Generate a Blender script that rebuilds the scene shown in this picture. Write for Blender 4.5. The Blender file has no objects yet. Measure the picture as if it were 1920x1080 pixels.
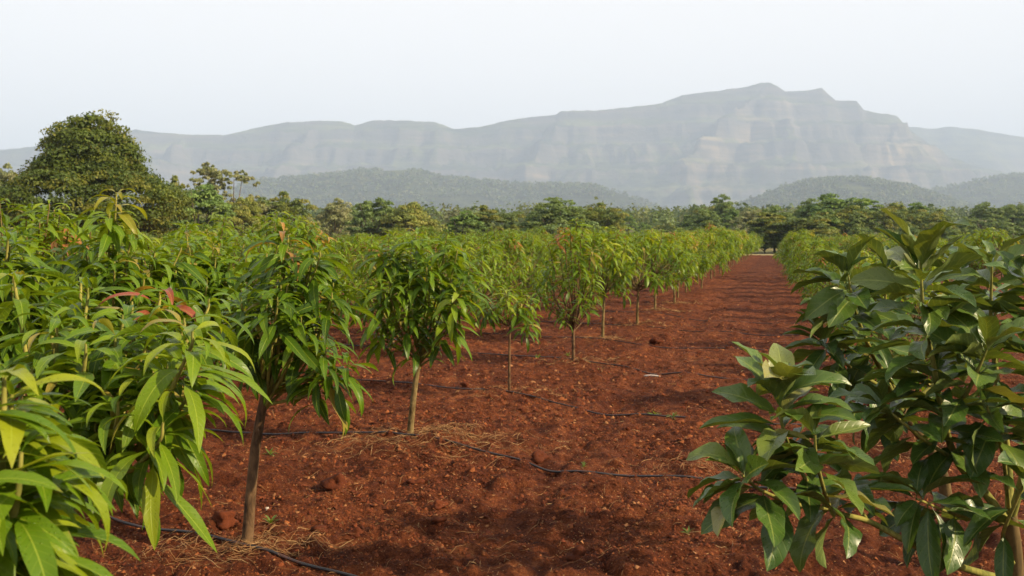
import bpy, math, random
import numpy as np
from mathutils import Matrix, Vector

# ------------------------------------------------------------------ camera
SC = bpy.context.scene
COL = SC.collection
F, HORIZON, CAM_H = 1600.0, 450.0, 1.9          # focal length and horizon in photo pixels, eye height in metres
cam_d = bpy.data.cameras.new('camera')
cam = bpy.data.objects.new('camera', cam_d); COL.objects.link(cam)
cam_d.sensor_width = 36.0
cam_d.lens = 36.0 * F / 1920.0
cam_d.shift_y = -(540.0 - HORIZON) / 1920.0
cam_d.clip_start = 0.05; cam_d.clip_end = 40000
cam.location = (0, 0, CAM_H); cam.rotation_euler = (math.radians(90), 0, 0)
cam_d.dof.use_dof = True; cam_d.dof.focus_distance = 4.2; cam_d.dof.aperture_fstop = 5.6
SC.camera = cam

# ------------------------------------------------------------------ light
SUN_EL, SUN_AZ = math.radians(31), math.radians(108)     # azimuth clockwise from +Y (ahead of the camera)
sun_dir = Vector((math.sin(SUN_AZ) * math.cos(SUN_EL), math.cos(SUN_AZ) * math.cos(SUN_EL), math.sin(SUN_EL)))
world = bpy.data.worlds.new('World'); SC.world = world; world.use_nodes = True
wn, wl = world.node_tree.nodes, world.node_tree.links
wn.clear()
wo = wn.new('ShaderNodeOutputWorld'); bg = wn.new('ShaderNodeBackground'); sky = wn.new('ShaderNodeTexSky')
sky.sky_type = 'NISHITA'; sky.sun_disc = False
sky.sun_elevation = SUN_EL; sky.sun_rotation = SUN_AZ
sky.air_density = 1.0; sky.dust_density = 3.0; sky.ozone_density = 1.5
milk = wn.new('ShaderNodeMix'); milk.data_type = 'RGBA'; milk.inputs['Factor'].default_value = 0.8
milk.inputs[7].default_value = (11.4, 10.9, 10.4, 1)       # thin high haze veiling the whole sky
wl.new(sky.outputs[0], milk.inputs[6]); wl.new(milk.outputs[2], bg.inputs[0])
bg.inputs[1].default_value = 0.050
wl.new(bg.outputs[0], wo.inputs[0])
sd = bpy.data.lights.new('sun', 'SUN'); sd.energy = 5.0; sd.angle = math.radians(1.2); sd.color = (1.0, 0.80, 0.52)
sun = bpy.data.objects.new('sun', sd); COL.objects.link(sun)
sun.rotation_euler = (-sun_dir).to_track_quat('-Z', 'Y').to_euler()
SC.view_settings.view_transform = 'Standard'; SC.view_settings.look = 'None'
SC.view_settings.exposure = 1.35; SC.view_settings.gamma = 1.0
SC.view_settings.use_curve_mapping = False
SC.render.engine = 'CYCLES'
SC.cycles.use_denoising = True
SC.cycles.max_bounces = 6; SC.cycles.diffuse_bounces = 3; SC.cycles.glossy_bounces = 2
SC.cycles.transmission_bounces = 4; SC.cycles.volume_bounces = 1; SC.cycles.caustics_reflective = False
SC.cycles.sample_clamp_indirect = 4.0

HAZE_DENSITY = 0.00019
R = np.random.default_rng(7)
random.seed(7)

def px(x, y, Y):
    """The point at depth Y that the photo shows at pixel (x, y)."""
    return np.array([(x - 960) / F * Y, Y, CAM_H - (y - HORIZON) / F * Y])

# ------------------------------------------------------------------ noise
_P = np.random.default_rng(3).random((256, 256))
def vnoise(x, y):
    xi = np.floor(x).astype(np.int64); yi = np.floor(y).astype(np.int64)
    fx = x - xi; fy = y - yi
    fx = fx * fx * (3 - 2 * fx); fy = fy * fy * (3 - 2 * fy)
    a = _P[xi & 255, yi & 255]; b = _P[(xi + 1) & 255, yi & 255]
    c = _P[xi & 255, (yi + 1) & 255]; d = _P[(xi + 1) & 255, (yi + 1) & 255]
    return (a * (1 - fx) + b * fx) * (1 - fy) + (c * (1 - fx) + d * fx) * fy - 0.5
def fbm(x, y, octv=4, gain=0.5):
    s = 0; a = 1.0
    for k in range(octv):
        s = s + a * vnoise(x * 2 ** k + 17.3 * k, y * 2 ** k + 9.1 * k); a *= gain
    return s

# ------------------------------------------------------------------ ids
def tag(o, label=None, cat=None, group=None, kind=None):
    if label: o['label'] = label
    if cat: o['category'] = cat
    if group: o['group'] = group
    if kind: o['kind'] = kind
    return o
def link(name, data, parent=None):
    o = bpy.data.objects.new(name, data); COL.objects.link(o)
    if parent is not None: o.parent = parent
    return o
def empty(name, loc, rz=0.0, s=1.0):
    o = link(name, None); o.location = loc; o.rotation_euler = (0, 0, rz); o.scale = (s, s, s)
    o.empty_display_size = 0.2
    return o

# ------------------------------------------------------------------ meshes
def make_mesh(name, v, f, mat, uv=None, tint=None, smooth=True):
    """v (n,3); f (m,k) of equal size or a list of lists; uv per vertex; tint per vertex."""
    me = bpy.data.meshes.new(name)
    v = np.asarray(v, dtype=np.float32)
    if isinstance(f, np.ndarray):
        m, k = f.shape
        me.vertices.add(len(v)); me.vertices.foreach_set('co', v.ravel())
        me.loops.add(m * k); me.loops.foreach_set('vertex_index', f.astype(np.int32).ravel())
        me.polygons.add(m); me.polygons.foreach_set('loop_start', np.arange(0, m * k, k, dtype=np.int32))
        me.polygons.foreach_set('loop_total', np.full(m, k, dtype=np.int32))
        me.update(calc_edges=True)
        idx = f.ravel()
    else:
        me.from_pydata([tuple(p) for p in v], [], f); idx = np.array([i for q in f for i in q])
    if smooth: me.polygons.foreach_set('use_smooth', np.ones(len(me.polygons), dtype=bool))
    if uv is not None:
        l = me.uv_layers.new(name='uv'); l.data.foreach_set('uv', np.asarray(uv, dtype=np.float32)[idx].ravel())
    if tint is not None:
        a = me.attributes.new('tint', 'FLOAT_COLOR', 'POINT')
        c = np.ones((len(v), 4), dtype=np.float32); c[:, :3] = tint
        a.data.foreach_set('color', c.ravel())
    me.materials.append(mat)
    return me

def tube(pts, rad, n=8, cap=True):
    pts = np.asarray(pts, float); m = len(pts)
    rad = np.broadcast_to(np.asarray(rad, float), (m,))
    tan = np.gradient(pts, axis=0); tan /= np.linalg.norm(tan, axis=1)[:, None] + 1e-12
    up = np.array([0.31, 0.95, 0.05]) if abs(tan[0][1]) < 0.9 else np.array([1.0, 0.1, 0])
    V = []
    for i in range(m):
        a = np.cross(tan[i], up); a /= np.linalg.norm(a); b = np.cross(tan[i], a); up = np.cross(a, tan[i]) if False else up
        ang = np.arange(n) / n * 2 * math.pi
        V.append(pts[i] + rad[i] * (np.cos(ang)[:, None] * a + np.sin(ang)[:, None] * b))
    V = np.concatenate(V)
    i, j = np.meshgrid(np.arange(m - 1), np.arange(n), indexing='ij')
    q = np.stack([i * n + j, i * n + (j + 1) % n, (i + 1) * n + (j + 1) % n, (i + 1) * n + j], -1).reshape(-1, 4)
    return V, q

class Bag:
    """Collects quads of one part."""
    def __init__(s): s.v, s.f, s.t, s.uv, s.n = [], [], [], [], 0
    def add(s, v, f, tint=None, uv=None):
        s.v.append(v); s.f.append(f + s.n); s.n += len(v)
        s.t.append(np.broadcast_to(np.array(tint if tint is not None else (0, 0, 0), float), (len(v), 3)))
        s.uv.append(uv if uv is not None else np.zeros((len(v), 2)))
    def mesh(s, name, mat, smooth=True):
        return make_mesh(name, np.concatenate(s.v), np.concatenate(s.f), mat, np.concatenate(s.uv), np.concatenate(s.t), smooth)

def smooth_path(pts, n=8):
    pts = np.asarray(pts, float)
    if len(pts) == 2: return pts[0] + (pts[1] - pts[0]) * np.linspace(0, 1, n)[:, None]
    P = np.vstack([2 * pts[0] - pts[1], pts, 2 * pts[-1] - pts[-2]])
    out = []
    for i in range(1, len(P) - 2):
        for t in np.linspace(0, 1, n, endpoint=False):
            a, b, c, d = P[i - 1], P[i], P[i + 1], P[i + 2]
            out.append(0.5 * (2 * b + (c - a) * t + (2 * a - 5 * b + 4 * c - d) * t * t + (3 * b - a - 3 * c + d) * t ** 3))
    out.append(P[-2])
    return np.array(out)

# ------------------------------------------------------------------ materials
def new_mat(name):
    m = bpy.data.materials.new(name); m.use_nodes = True
    m.node_tree.nodes.clear()
    return m, m.node_tree.nodes, m.node_tree.links
def math_node(n, l, op, a, b=None, c=None, clamp=False):
    x = n.new('ShaderNodeMath'); x.operation = op; x.use_clamp = clamp
    for i, v in enumerate((a, b, c)):
        if v is None: continue
        if isinstance(v, (int, float)): x.inputs[i].default_value = v
        else: l.new(v, x.inputs[i])
    return x.outputs[0]
def mix_col(n, l, fac, a, b, mode='MIX'):
    x = n.new('ShaderNodeMix'); x.data_type = 'RGBA'; x.blend_type = mode
    for i, v in ((0, fac), (6, a), (7, b)):
        if isinstance(v, (int, float)): x.inputs[i].default_value = v
        elif isinstance(v, tuple): x.inputs[i].default_value = v if len(v) == 4 else v + (1,)
        else: l.new(v, x.inputs[i])
    return x.outputs[2]
def noise(n, l, scale, detail=4, rough=0.55, vec=None, dist=0.0):
    x = n.new('ShaderNodeTexNoise'); x.inputs['Scale'].default_value = scale; x.inputs['Detail'].default_value = detail
    x.inputs['Roughness'].default_value = rough; x.inputs['Distortion'].default_value = dist
    if vec is not None: l.new(vec, x.inputs['Vector'])
    return x.outputs[0]
def ramp(n, l, fac, stops):
    x = n.new('ShaderNodeValToRGB'); l.new(fac, x.inputs[0])
    e = x.color_ramp.elements
    while len(e) < len(stops): e.new(0.5)
    for k, (p, c) in enumerate(stops):
        e[k].position = p; e[k].color = c if len(c) == 4 else tuple(c) + (1,)
    return x.outputs[0]
def bump(n, l, h, strength, dist, normal=None):
    x = n.new('ShaderNodeBump'); x.inputs['Strength'].default_value = strength; x.inputs['Distance'].default_value = dist
    l.new(h, x.inputs['Height'])
    if normal is not None: l.new(normal, x.inputs['Normal'])
    return x.outputs[0]
def tint_source(n, l):
    """Leaf colour: the object's own colour (single leaves) plus the mesh's colour (joined crowns)."""
    a = n.new('ShaderNodeAttribute'); a.attribute_name = 'tint'
    o = n.new('ShaderNodeObjectInfo')
    return mix_col(n, l, 1.0, a.outputs['Color'], o.outputs['Color'], 'ADD')

def leaf_material(name, veins, rough, transl, under, rib, drops=True, spec=0.5):
    m, n, l = new_mat(name)
    out = n.new('ShaderNodeOutputMaterial'); p = n.new('ShaderNodeBsdfPrincipled'); t = n.new('ShaderNodeBsdfTranslucent')
    mx = n.new('ShaderNodeMixShader'); mx.inputs[0].default_value = transl
    uv = n.new('ShaderNodeUVMap'); uv.uv_map = 'uv'
    sep = n.new('ShaderNodeSeparateXYZ'); l.new(uv.outputs[0], sep.inputs[0])
    u, v = sep.outputs[0], sep.outputs[1]
    av = math_node(n, l, 'ABSOLUTE', math_node(n, l, 'MULTIPLY_ADD', v, 2.0, -1.0))
    mid = math_node(n, l, 'SUBTRACT', 1.0, math_node(n, l, 'MULTIPLY', av, 12.0), clamp=True)
    ph = math_node(n, l, 'MULTIPLY_ADD', u, veins * 6.2832, math_node(n, l, 'MULTIPLY', av, -9.0))
    sv = math_node(n, l, 'SINE', ph)
    svm = math_node(n, l, 'MULTIPLY_ADD', sv, 4.0, -3.0, clamp=True)
    base = tint_source(n, l)
    geo = n.new('ShaderNodeNewGeometry')
    blot = noise(n, l, 9.0, 3, 0.6, geo.outputs['Position'])
    base2 = mix_col(n, l, ramp(n, l, blot, [(0.35, (0, 0, 0)), (0.75, (0.5, 0.5, 0.5))]), base, mix_col(n, l, 1.0, base, (0.55, 0.62, 0.7), 'MULTIPLY'))
    c1 = mix_col(n, l, math_node(n, l, 'MULTIPLY', svm, 0.22), base2, mix_col(n, l, 0.5, base2, rib))
    c2 = mix_col(n, l, math_node(n, l, 'MULTIPLY', mid, 0.75), c1, rib)
    br = noise(n, l, 23.0, 3, 0.7, geo.outputs['Position'])
    tipm = math_node(n, l, 'MULTIPLY_ADD', u, 7.0, -6.35, clamp=True)
    edgem = math_node(n, l, 'MULTIPLY_ADD', av, 6.0, -5.2, clamp=True)
    wear = math_node(n, l, 'MULTIPLY', math_node(n, l, 'MAXIMUM', tipm, edgem), math_node(n, l, 'MULTIPLY_ADD', br, 7.0, -3.9, clamp=True), clamp=True)
    c2 = mix_col(n, l, wear, c2, (0.20, 0.12, 0.045))
    und = mix_col(n, l, under[3], base, under[:3])
    undv = mix_col(n, l, math_node(n, l, 'MULTIPLY', math_node(n, l, 'ADD', mid, svm, clamp=True), 0.35), und, rib)
    col = mix_col(n, l, geo.outputs['Backfacing'], c2, undv)
    l.new(col, p.inputs['Base Color']); p.inputs['Specular IOR Level'].default_value = spec
    rr = math_node(n, l, 'MULTIPLY_ADD', geo.outputs['Backfacing'], 0.3, rough)
    l.new(rr, p.inputs['Roughness'])
    h = math_node(n, l, 'ADD', math_node(n, l, 'MULTIPLY', svm, -0.4), math_node(n, l, 'MULTIPLY', mid, -0.8))
    nb = bump(n, l, h, 0.35, 0.003)
    if drops:
        vo = n.new('ShaderNodeTexVoronoi'); vo.inputs['Scale'].default_value = 130.0
        l.new(geo.outputs['Position'], vo.inputs['Vector'])
        sepc = n.new('ShaderNodeSeparateColor'); l.new(vo.outputs['Color'], sepc.inputs[0])
        pick = math_node(n, l, 'GREATER_THAN', sepc.outputs[0], 0.62)
        d = math_node(n, l, 'SUBTRACT', 1.0, math_node(n, l, 'MULTIPLY', vo.outputs['Distance'], 3.4), clamp=True)
        d = math_node(n, l, 'MULTIPLY', math_node(n, l, 'POWER', d, 0.5), pick)
        nb = bump(n, l, d, 0.9, 0.002, nb)
        l.new(math_node(n, l, 'MULTIPLY', rr, math_node(n, l, 'MULTIPLY_ADD', math_node(n, l, 'GREATER_THAN', d, 0.05), -0.55, 1.0)), p.inputs['Roughness'])
    l.new(nb, p.inputs['Normal'])
    tc = mix_col(n, l, 1.0, col, (1.9, 1.7, 0.6), 'MULTIPLY')
    l.new(tc, t.inputs[0])
    l.new(p.outputs[0], mx.inputs[1]); l.new(t.outputs[0], mx.inputs[2]); l.new(mx.outputs[0], out.inputs[0])
    return m
M_MANGO = leaf_material('mango_leaf', 13, 0.36, 0.36, (0.13, 0.18, 0.02, 0.4), (0.30, 0.37, 0.04), spec=0.22)
M_AVO = leaf_material('avocado_leaf', 7, 0.35, 0.16, (0.12, 0.155, 0.045, 0.5), (0.22, 0.26, 0.06), spec=0.34)

def foliage_material(name, transl=0.3):
    m, n, l = new_mat(name)
    out = n.new('ShaderNodeOutputMaterial'); p = n.new('ShaderNodeBsdfPrincipled'); t = n.new('ShaderNodeBsdfTranslucent')
    mx = n.new('ShaderNodeMixShader'); mx.inputs[0].default_value = transl
    c = tint_source(n, l); l.new(c, p.inputs['Base Color']); p.inputs['Roughness'].default_value = 0.6
    p.inputs['Specular IOR Level'].default_value = 0.25
    l.new(mix_col(n, l, 1.0, c, (1.5, 1.4, 0.6), 'MULTIPLY'), t.inputs[0])
    l.new(p.outputs[0], mx.inputs[1]); l.new(t.outputs[0], mx.inputs[2]); l.new(mx.outputs[0], out.inputs[0])
    return m
M_FOLIAGE = foliage_material('tree_foliage')

def bark_material(name, c1, c2, scale=30, bstr=0.5, bdist=0.004):
    m, n, l = new_mat(name)
    out = n.new('ShaderNodeOutputMaterial'); p = n.new('ShaderNodeBsdfPrincipled'); l.new(p.outputs[0], out.inputs[0])
    tc = n.new('ShaderNodeTexCoord'); mp = n.new('ShaderNodeMapping'); mp.inputs['Scale'].default_value = (1, 1, 0.35)
    l.new(tc.outputs['Object'], mp.inputs['Vector'])
    a = noise(n, l, scale, 6, 0.65, mp.outputs[0], 0.6)
    b = noise(n, l, scale * 0.2, 3, 0.5, tc.outputs['Object'])
    f = math_node(n, l, 'MULTIPLY_ADD', b, 0.6, math_node(n, l, 'MULTIPLY', a, 0.5))
    l.new(ramp(n, l, f, [(0.44, c1), (0.62, c2)]), p.inputs['Base Color'])
    p.inputs['Roughness'].default_value = 0.85; p.inputs['Specular IOR Level'].default_value = 0.2
    l.new(bump(n, l, a, bstr, bdist), p.inputs['Normal'])
    return m
M_BARK = bark_material('mango_bark', (0.040, 0.022, 0.010), (0.14, 0.082, 0.040), 34, 1.0, 0.008)
M_BARK_PALE = bark_material('mango_bark_pale', (0.065, 0.042, 0.014), (0.20, 0.145, 0.06), 34, 1.0, 0.008)
M_TWIG = bark_material('green_shoot', (0.10, 0.11, 0.02), (0.24, 0.22, 0.05), 60, 0.2, 0.002)
M_AVOBARK = bark_material('avocado_bark', (0.04, 0.027, 0.010), (0.12, 0.08, 0.03), 25, 0.8)
M_FARBARK = bark_material('tree_bark', (0.05, 0.04, 0.03), (0.16, 0.13, 0.10), 6)

def tint_material(name, rough=0.9, spec=0.15):
    m, n, l = new_mat(name)
    out = n.new('ShaderNodeOutputMaterial'); p = n.new('ShaderNodeBsdfPrincipled'); l.new(p.outputs[0], out.inputs[0])
    a = n.new('ShaderNodeAttribute'); a.attribute_name = 'tint'
    tc = n.new('ShaderNodeNewGeometry')
    nz = noise(n, l, 90, 4, 0.6, tc.outputs['Position'])
    l.new(mix_col(n, l, 1.0, a.outputs['Color'], ramp(n, l, nz, [(0.3, (0.6, 0.58, 0.55)), (0.7, (1.15, 1.1, 1.05))]), 'MULTIPLY'), p.inputs['Base Color'])
    p.inputs['Roughness'].default_value = rough; p.inputs['Specular IOR Level'].default_value = spec
    l.new(bump(n, l, nz, 0.6, 0.004), p.inputs['Normal'])
    return m
M_CRUMB = tint_material('soil_crumb'); M_STRAW = tint_material('dry_straw', 0.7, 0.3)

# ------------------------------------------------------------------ the lie of the land
ROW_S = 0.3125                                   # rows run towards (0.3125, 1)
L1_OFF, R1_OFF = -3.30, 1.22
TRUNK_PX = [(463, 1032), (770, 826), (955, 741), (1075, 681), (1130, 639), (1195, 611), (1228, 586), (1265, 571)]
def ground_px(x, y):
    Y = CAM_H * F / (y - HORIZON)
    return np.array([(x - 960) / F * Y, Y])
ROW1 = [ground_px(*p) for p in TRUNK_PX]
MOUNDS = [(ROW1[0][0], ROW1[0][1], 0.45, 0.04), (ROW1[1][0] + .1, ROW1[1][1], 0.75, 0.085)] + [(a[0], a[1], 0.5, 0.04) for a in ROW1[2:]]

def ground_h(x, y):
    x = np.asarray(x, float); y = np.asarray(y, float)
    r = np.hypot(x, y)
    near = np.clip(1.6 - r / 140.0, 0, 1)
    h = 0.05 * fbm(x * 0.7, y * 0.7, 3)
    h = h + near * 0.075 * (np.maximum(fbm(x * 2.6 + 5, y * 2.6, 4, 0.6) - 0.02, 0)) ** 1.0
    h = h + near * 0.050 * fbm(x * 9, y * 9 + 40, 3, 0.7)
    clod = np.maximum(fbm(x * 5 + 90, y * 5, 2) - 0.18, 0)
    h = h + near * 0.06 * clod
    # tracks of the cultivator, lengthwise between the rows
    q = x - ROW_S * y
    h = h + near * 0.035 * fbm(q * 3.2, y * 0.5 + 11, 2)
    h = h - near * 0.05 * (np.exp(-((q + 1.9) / 0.22) ** 2) + np.exp(-((q + 0.35) / 0.22) ** 2))
    for mx, my, s, a in MOUNDS:
        h = h + a * np.exp(-((x - mx) ** 2 + (y - my) ** 2) / (s * s))
    rise = np.clip(r - 130, 0, None)
    h = h + np.where(y > 0, 1, 0.3) * 40 * (1 - np.exp(-rise / 1400.0)) + np.clip(r - 130, 0, 600) / 600 * 5 * fbm(x / 160, y / 160, 3)
    return h
def gz(x, y): return float(ground_h(np.array([x]), np.array([y]))[0])

def soil_material():
    m, n, l = new_mat('red_laterite_soil')
    out = n.new('ShaderNodeOutputMaterial'); p = n.new('ShaderNodeBsdfPrincipled'); l.new(p.outputs[0], out.inputs[0])
    g = n.new('ShaderNodeNewGeometry'); pos = g.outputs['Position']
    big = noise(n, l, 0.55, 4, 0.6, pos); mid = noise(n, l, 5.0, 5, 0.65, pos, 0.4); fine = noise(n, l, 48.0, 6, 0.7, pos, 0.3); grit = noise(n, l, 190.0, 3, 0.6, pos)
    f = math_node(n, l, 'MULTIPLY_ADD', mid, 0.55, math_node(n, l, 'MULTIPLY', fine, 0.5))
    c = ramp(n, l, f, [(0.40, (0.034, 0.008, 0.0035)), (0.50, (0.094, 0.0255, 0.009)), (0.60, (0.165, 0.050, 0.0165)), (0.70, (0.32, 0.128, 0.048))])
    c = mix_col(n, l, ramp(n, l, big, [(0.36, (0, 0, 0)), (0.62, (0.85, 0.85, 0.85))]), c, mix_col(n, l, 1.0, c, (0.58, 0.50, 0.50), 'MULTIPLY'))
    # tan bits of dry litter
    vo = n.new('ShaderNodeTexVoronoi'); vo.inputs['Scale'].default_value = 70; l.new(pos, vo.inputs['Vector'])
    sc = n.new('ShaderNodeSeparateColor'); l.new(vo.outputs['Color'], sc.inputs[0])
    bit = math_node(n, l, 'MULTIPLY', math_node(n, l, 'GREATER_THAN', sc.outputs[1], 0.93), math_node(n, l, 'LESS_THAN', vo.outputs['Distance'], 0.32))
    c = mix_col(n, l, math_node(n, l, 'MULTIPLY', bit, 0.7), c, (0.34, 0.20, 0.09))
    # beyond the field: dry grass and scrub floor
    sp = n.new('ShaderNodeSeparateXYZ'); l.new(pos, sp.inputs[0])
    edge = math_node(n, l, 'MULTIPLY_ADD', noise(n, l, 0.2, 3, 0.5, pos), 6.0, sp.outputs[1])
    far = math_node(n, l, 'MULTIPLY_ADD', edge, 0.5, -55.0, clamp=True)
    gr = ramp(n, l, noise(n, l, 0.08, 5, 0.6, pos), [(0.35, (0.06, 0.075, 0.025)), (0.65, (0.17, 0.14, 0.06))])
    gr = mix_col(n, l, math_node(n, l, 'MULTIPLY_ADD', edge, -0.2, 25.2, clamp=True), gr, (0.30, 0.25, 0.13))
    c = mix_col(n, l, far, c, gr)
    l.new(c, p.inputs['Base Color']); p.inputs['Roughness'].default_value = 0.95; p.inputs['Specular IOR Level'].default_value = 0.12
    b1 = bump(n, l, mid, 0.8, 0.06); b2 = bump(n, l, fine, 1.0, 0.03, b1); b3 = bump(n, l, grit, 0.8, 0.008, b2)
    l.new(b3, p.inputs['Normal'])
    return m
M_SOIL = soil_material()

def build_ground():
    rad = [0.0]
    rad += list(np.linspace(0.35, 1.75, 12))
    r = 1.8
    while r < 45: rad.append(r); r *= 1.0062
    while r < 16000: rad.append(r); r *= 1.045
    rad = np.array(rad)
    a = np.concatenate([np.linspace(-44, 44, 390), np.linspace(44, 316, 70)[1:-1]])
    a = np.radians(a)
    rr, aa = np.meshgrid(rad, a, indexing='ij')
    x = rr * np.sin(aa); y = rr * np.cos(aa)
    z = ground_h(x, y)
    v = np.stack([x, y, z], -1).reshape(-1, 3)
    m, k = len(rad), len(a)
    i, j = np.meshgrid(np.arange(m - 1), np.arange(k), indexing='ij')
    jn = (j + 1) % k
    q = np.stack([i * k + j, (i + 1) * k + j, (i + 1) * k + jn, i * k + jn], -1).reshape(-1, 4)[:, ::-1]
    o = link('ground', make_mesh('ground', v, np.ascontiguousarray(q), M_SOIL))
    tag(o, kind='structure')
build_ground()

# ------------------------------------------------------------------ mountains and hills
def rock_material(name, green, dark, tan, scale, slope_lo=0.70, slope_hi=0.93):
    m, n, l = new_mat(name)
    out = n.new('ShaderNodeOutputMaterial'); p = n.new('ShaderNodeBsdfPrincipled'); l.new(p.outputs[0], out.inputs[0])
    g = n.new('ShaderNodeNewGeometry'); pos = g.outputs['Position']
    s = n.new('ShaderNodeSeparateXYZ'); l.new(g.outputs['True Normal'], s.inputs[0])
    nz = noise(n, l, scale, 8, 0.65, pos, 0.3)
    mp = n.new('ShaderNodeMapping'); mp.inputs['Scale'].default_value = (0.12, 0.12, 1.4); l.new(pos, mp.inputs['Vector'])
    st = noise(n, l, 0.02, 5, 0.6, mp.outputs[0])
    veg = ramp(n, l, nz, [(0.38, dark), (0.62, green)])
    veg = mix_col(n, l, 1.0, veg, ramp(n, l, st, [(0.42, (0.6, 0.6, 0.6)), (0.60, (1.5, 1.4, 1.3))]), 'MULTIPLY')
    rock = ramp(n, l, st, [(0.35, (0.045, 0.045, 0.045)), (0.56, (0.075, 0.068, 0.06)), (0.78, tan)])
    k = math_node(n, l, 'MULTIPLY_ADD', s.outputs[2], 1.0, math_node(n, l, 'MULTIPLY_ADD', nz, 0.7, -0.35))
    f = n.new('ShaderNodeMapRange'); f.inputs[1].default_value = slope_lo; f.inputs[2].default_value = slope_hi; l.new(k, f.inputs[0])
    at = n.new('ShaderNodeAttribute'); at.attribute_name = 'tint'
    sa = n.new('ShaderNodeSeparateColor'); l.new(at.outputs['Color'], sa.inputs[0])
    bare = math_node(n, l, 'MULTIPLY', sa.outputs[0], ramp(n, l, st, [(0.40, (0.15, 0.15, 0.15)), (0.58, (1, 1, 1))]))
    l.new(mix_col(n, l, bare, mix_col(n, l, f.outputs[0], rock, veg), (0.20, 0.155, 0.10)), p.inputs['Base Color'])  # mask brings in tan rock together with painted sunlight on the spurs
    p.inputs['Roughness'].default_value = 0.95; p.inputs['Specular IOR Level'].default_value = 0.05
    l.new(bump(n, l, nz, 0.8, 40.0), p.inputs['Normal'])
    return m
M_ROCK = rock_material('mountain_rock', (0.060, 0.070, 0.032), (0.030, 0.040, 0.022), (0.17, 0.13, 0.09), 0.006, 0.44, 0.70)
M_HILL = rock_material('wooded_hill', (0.055, 0.07, 0.028), (0.03, 0.04, 0.018), (0.36, 0.28, 0.16), 0.02, 0.4, 0.7)

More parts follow.
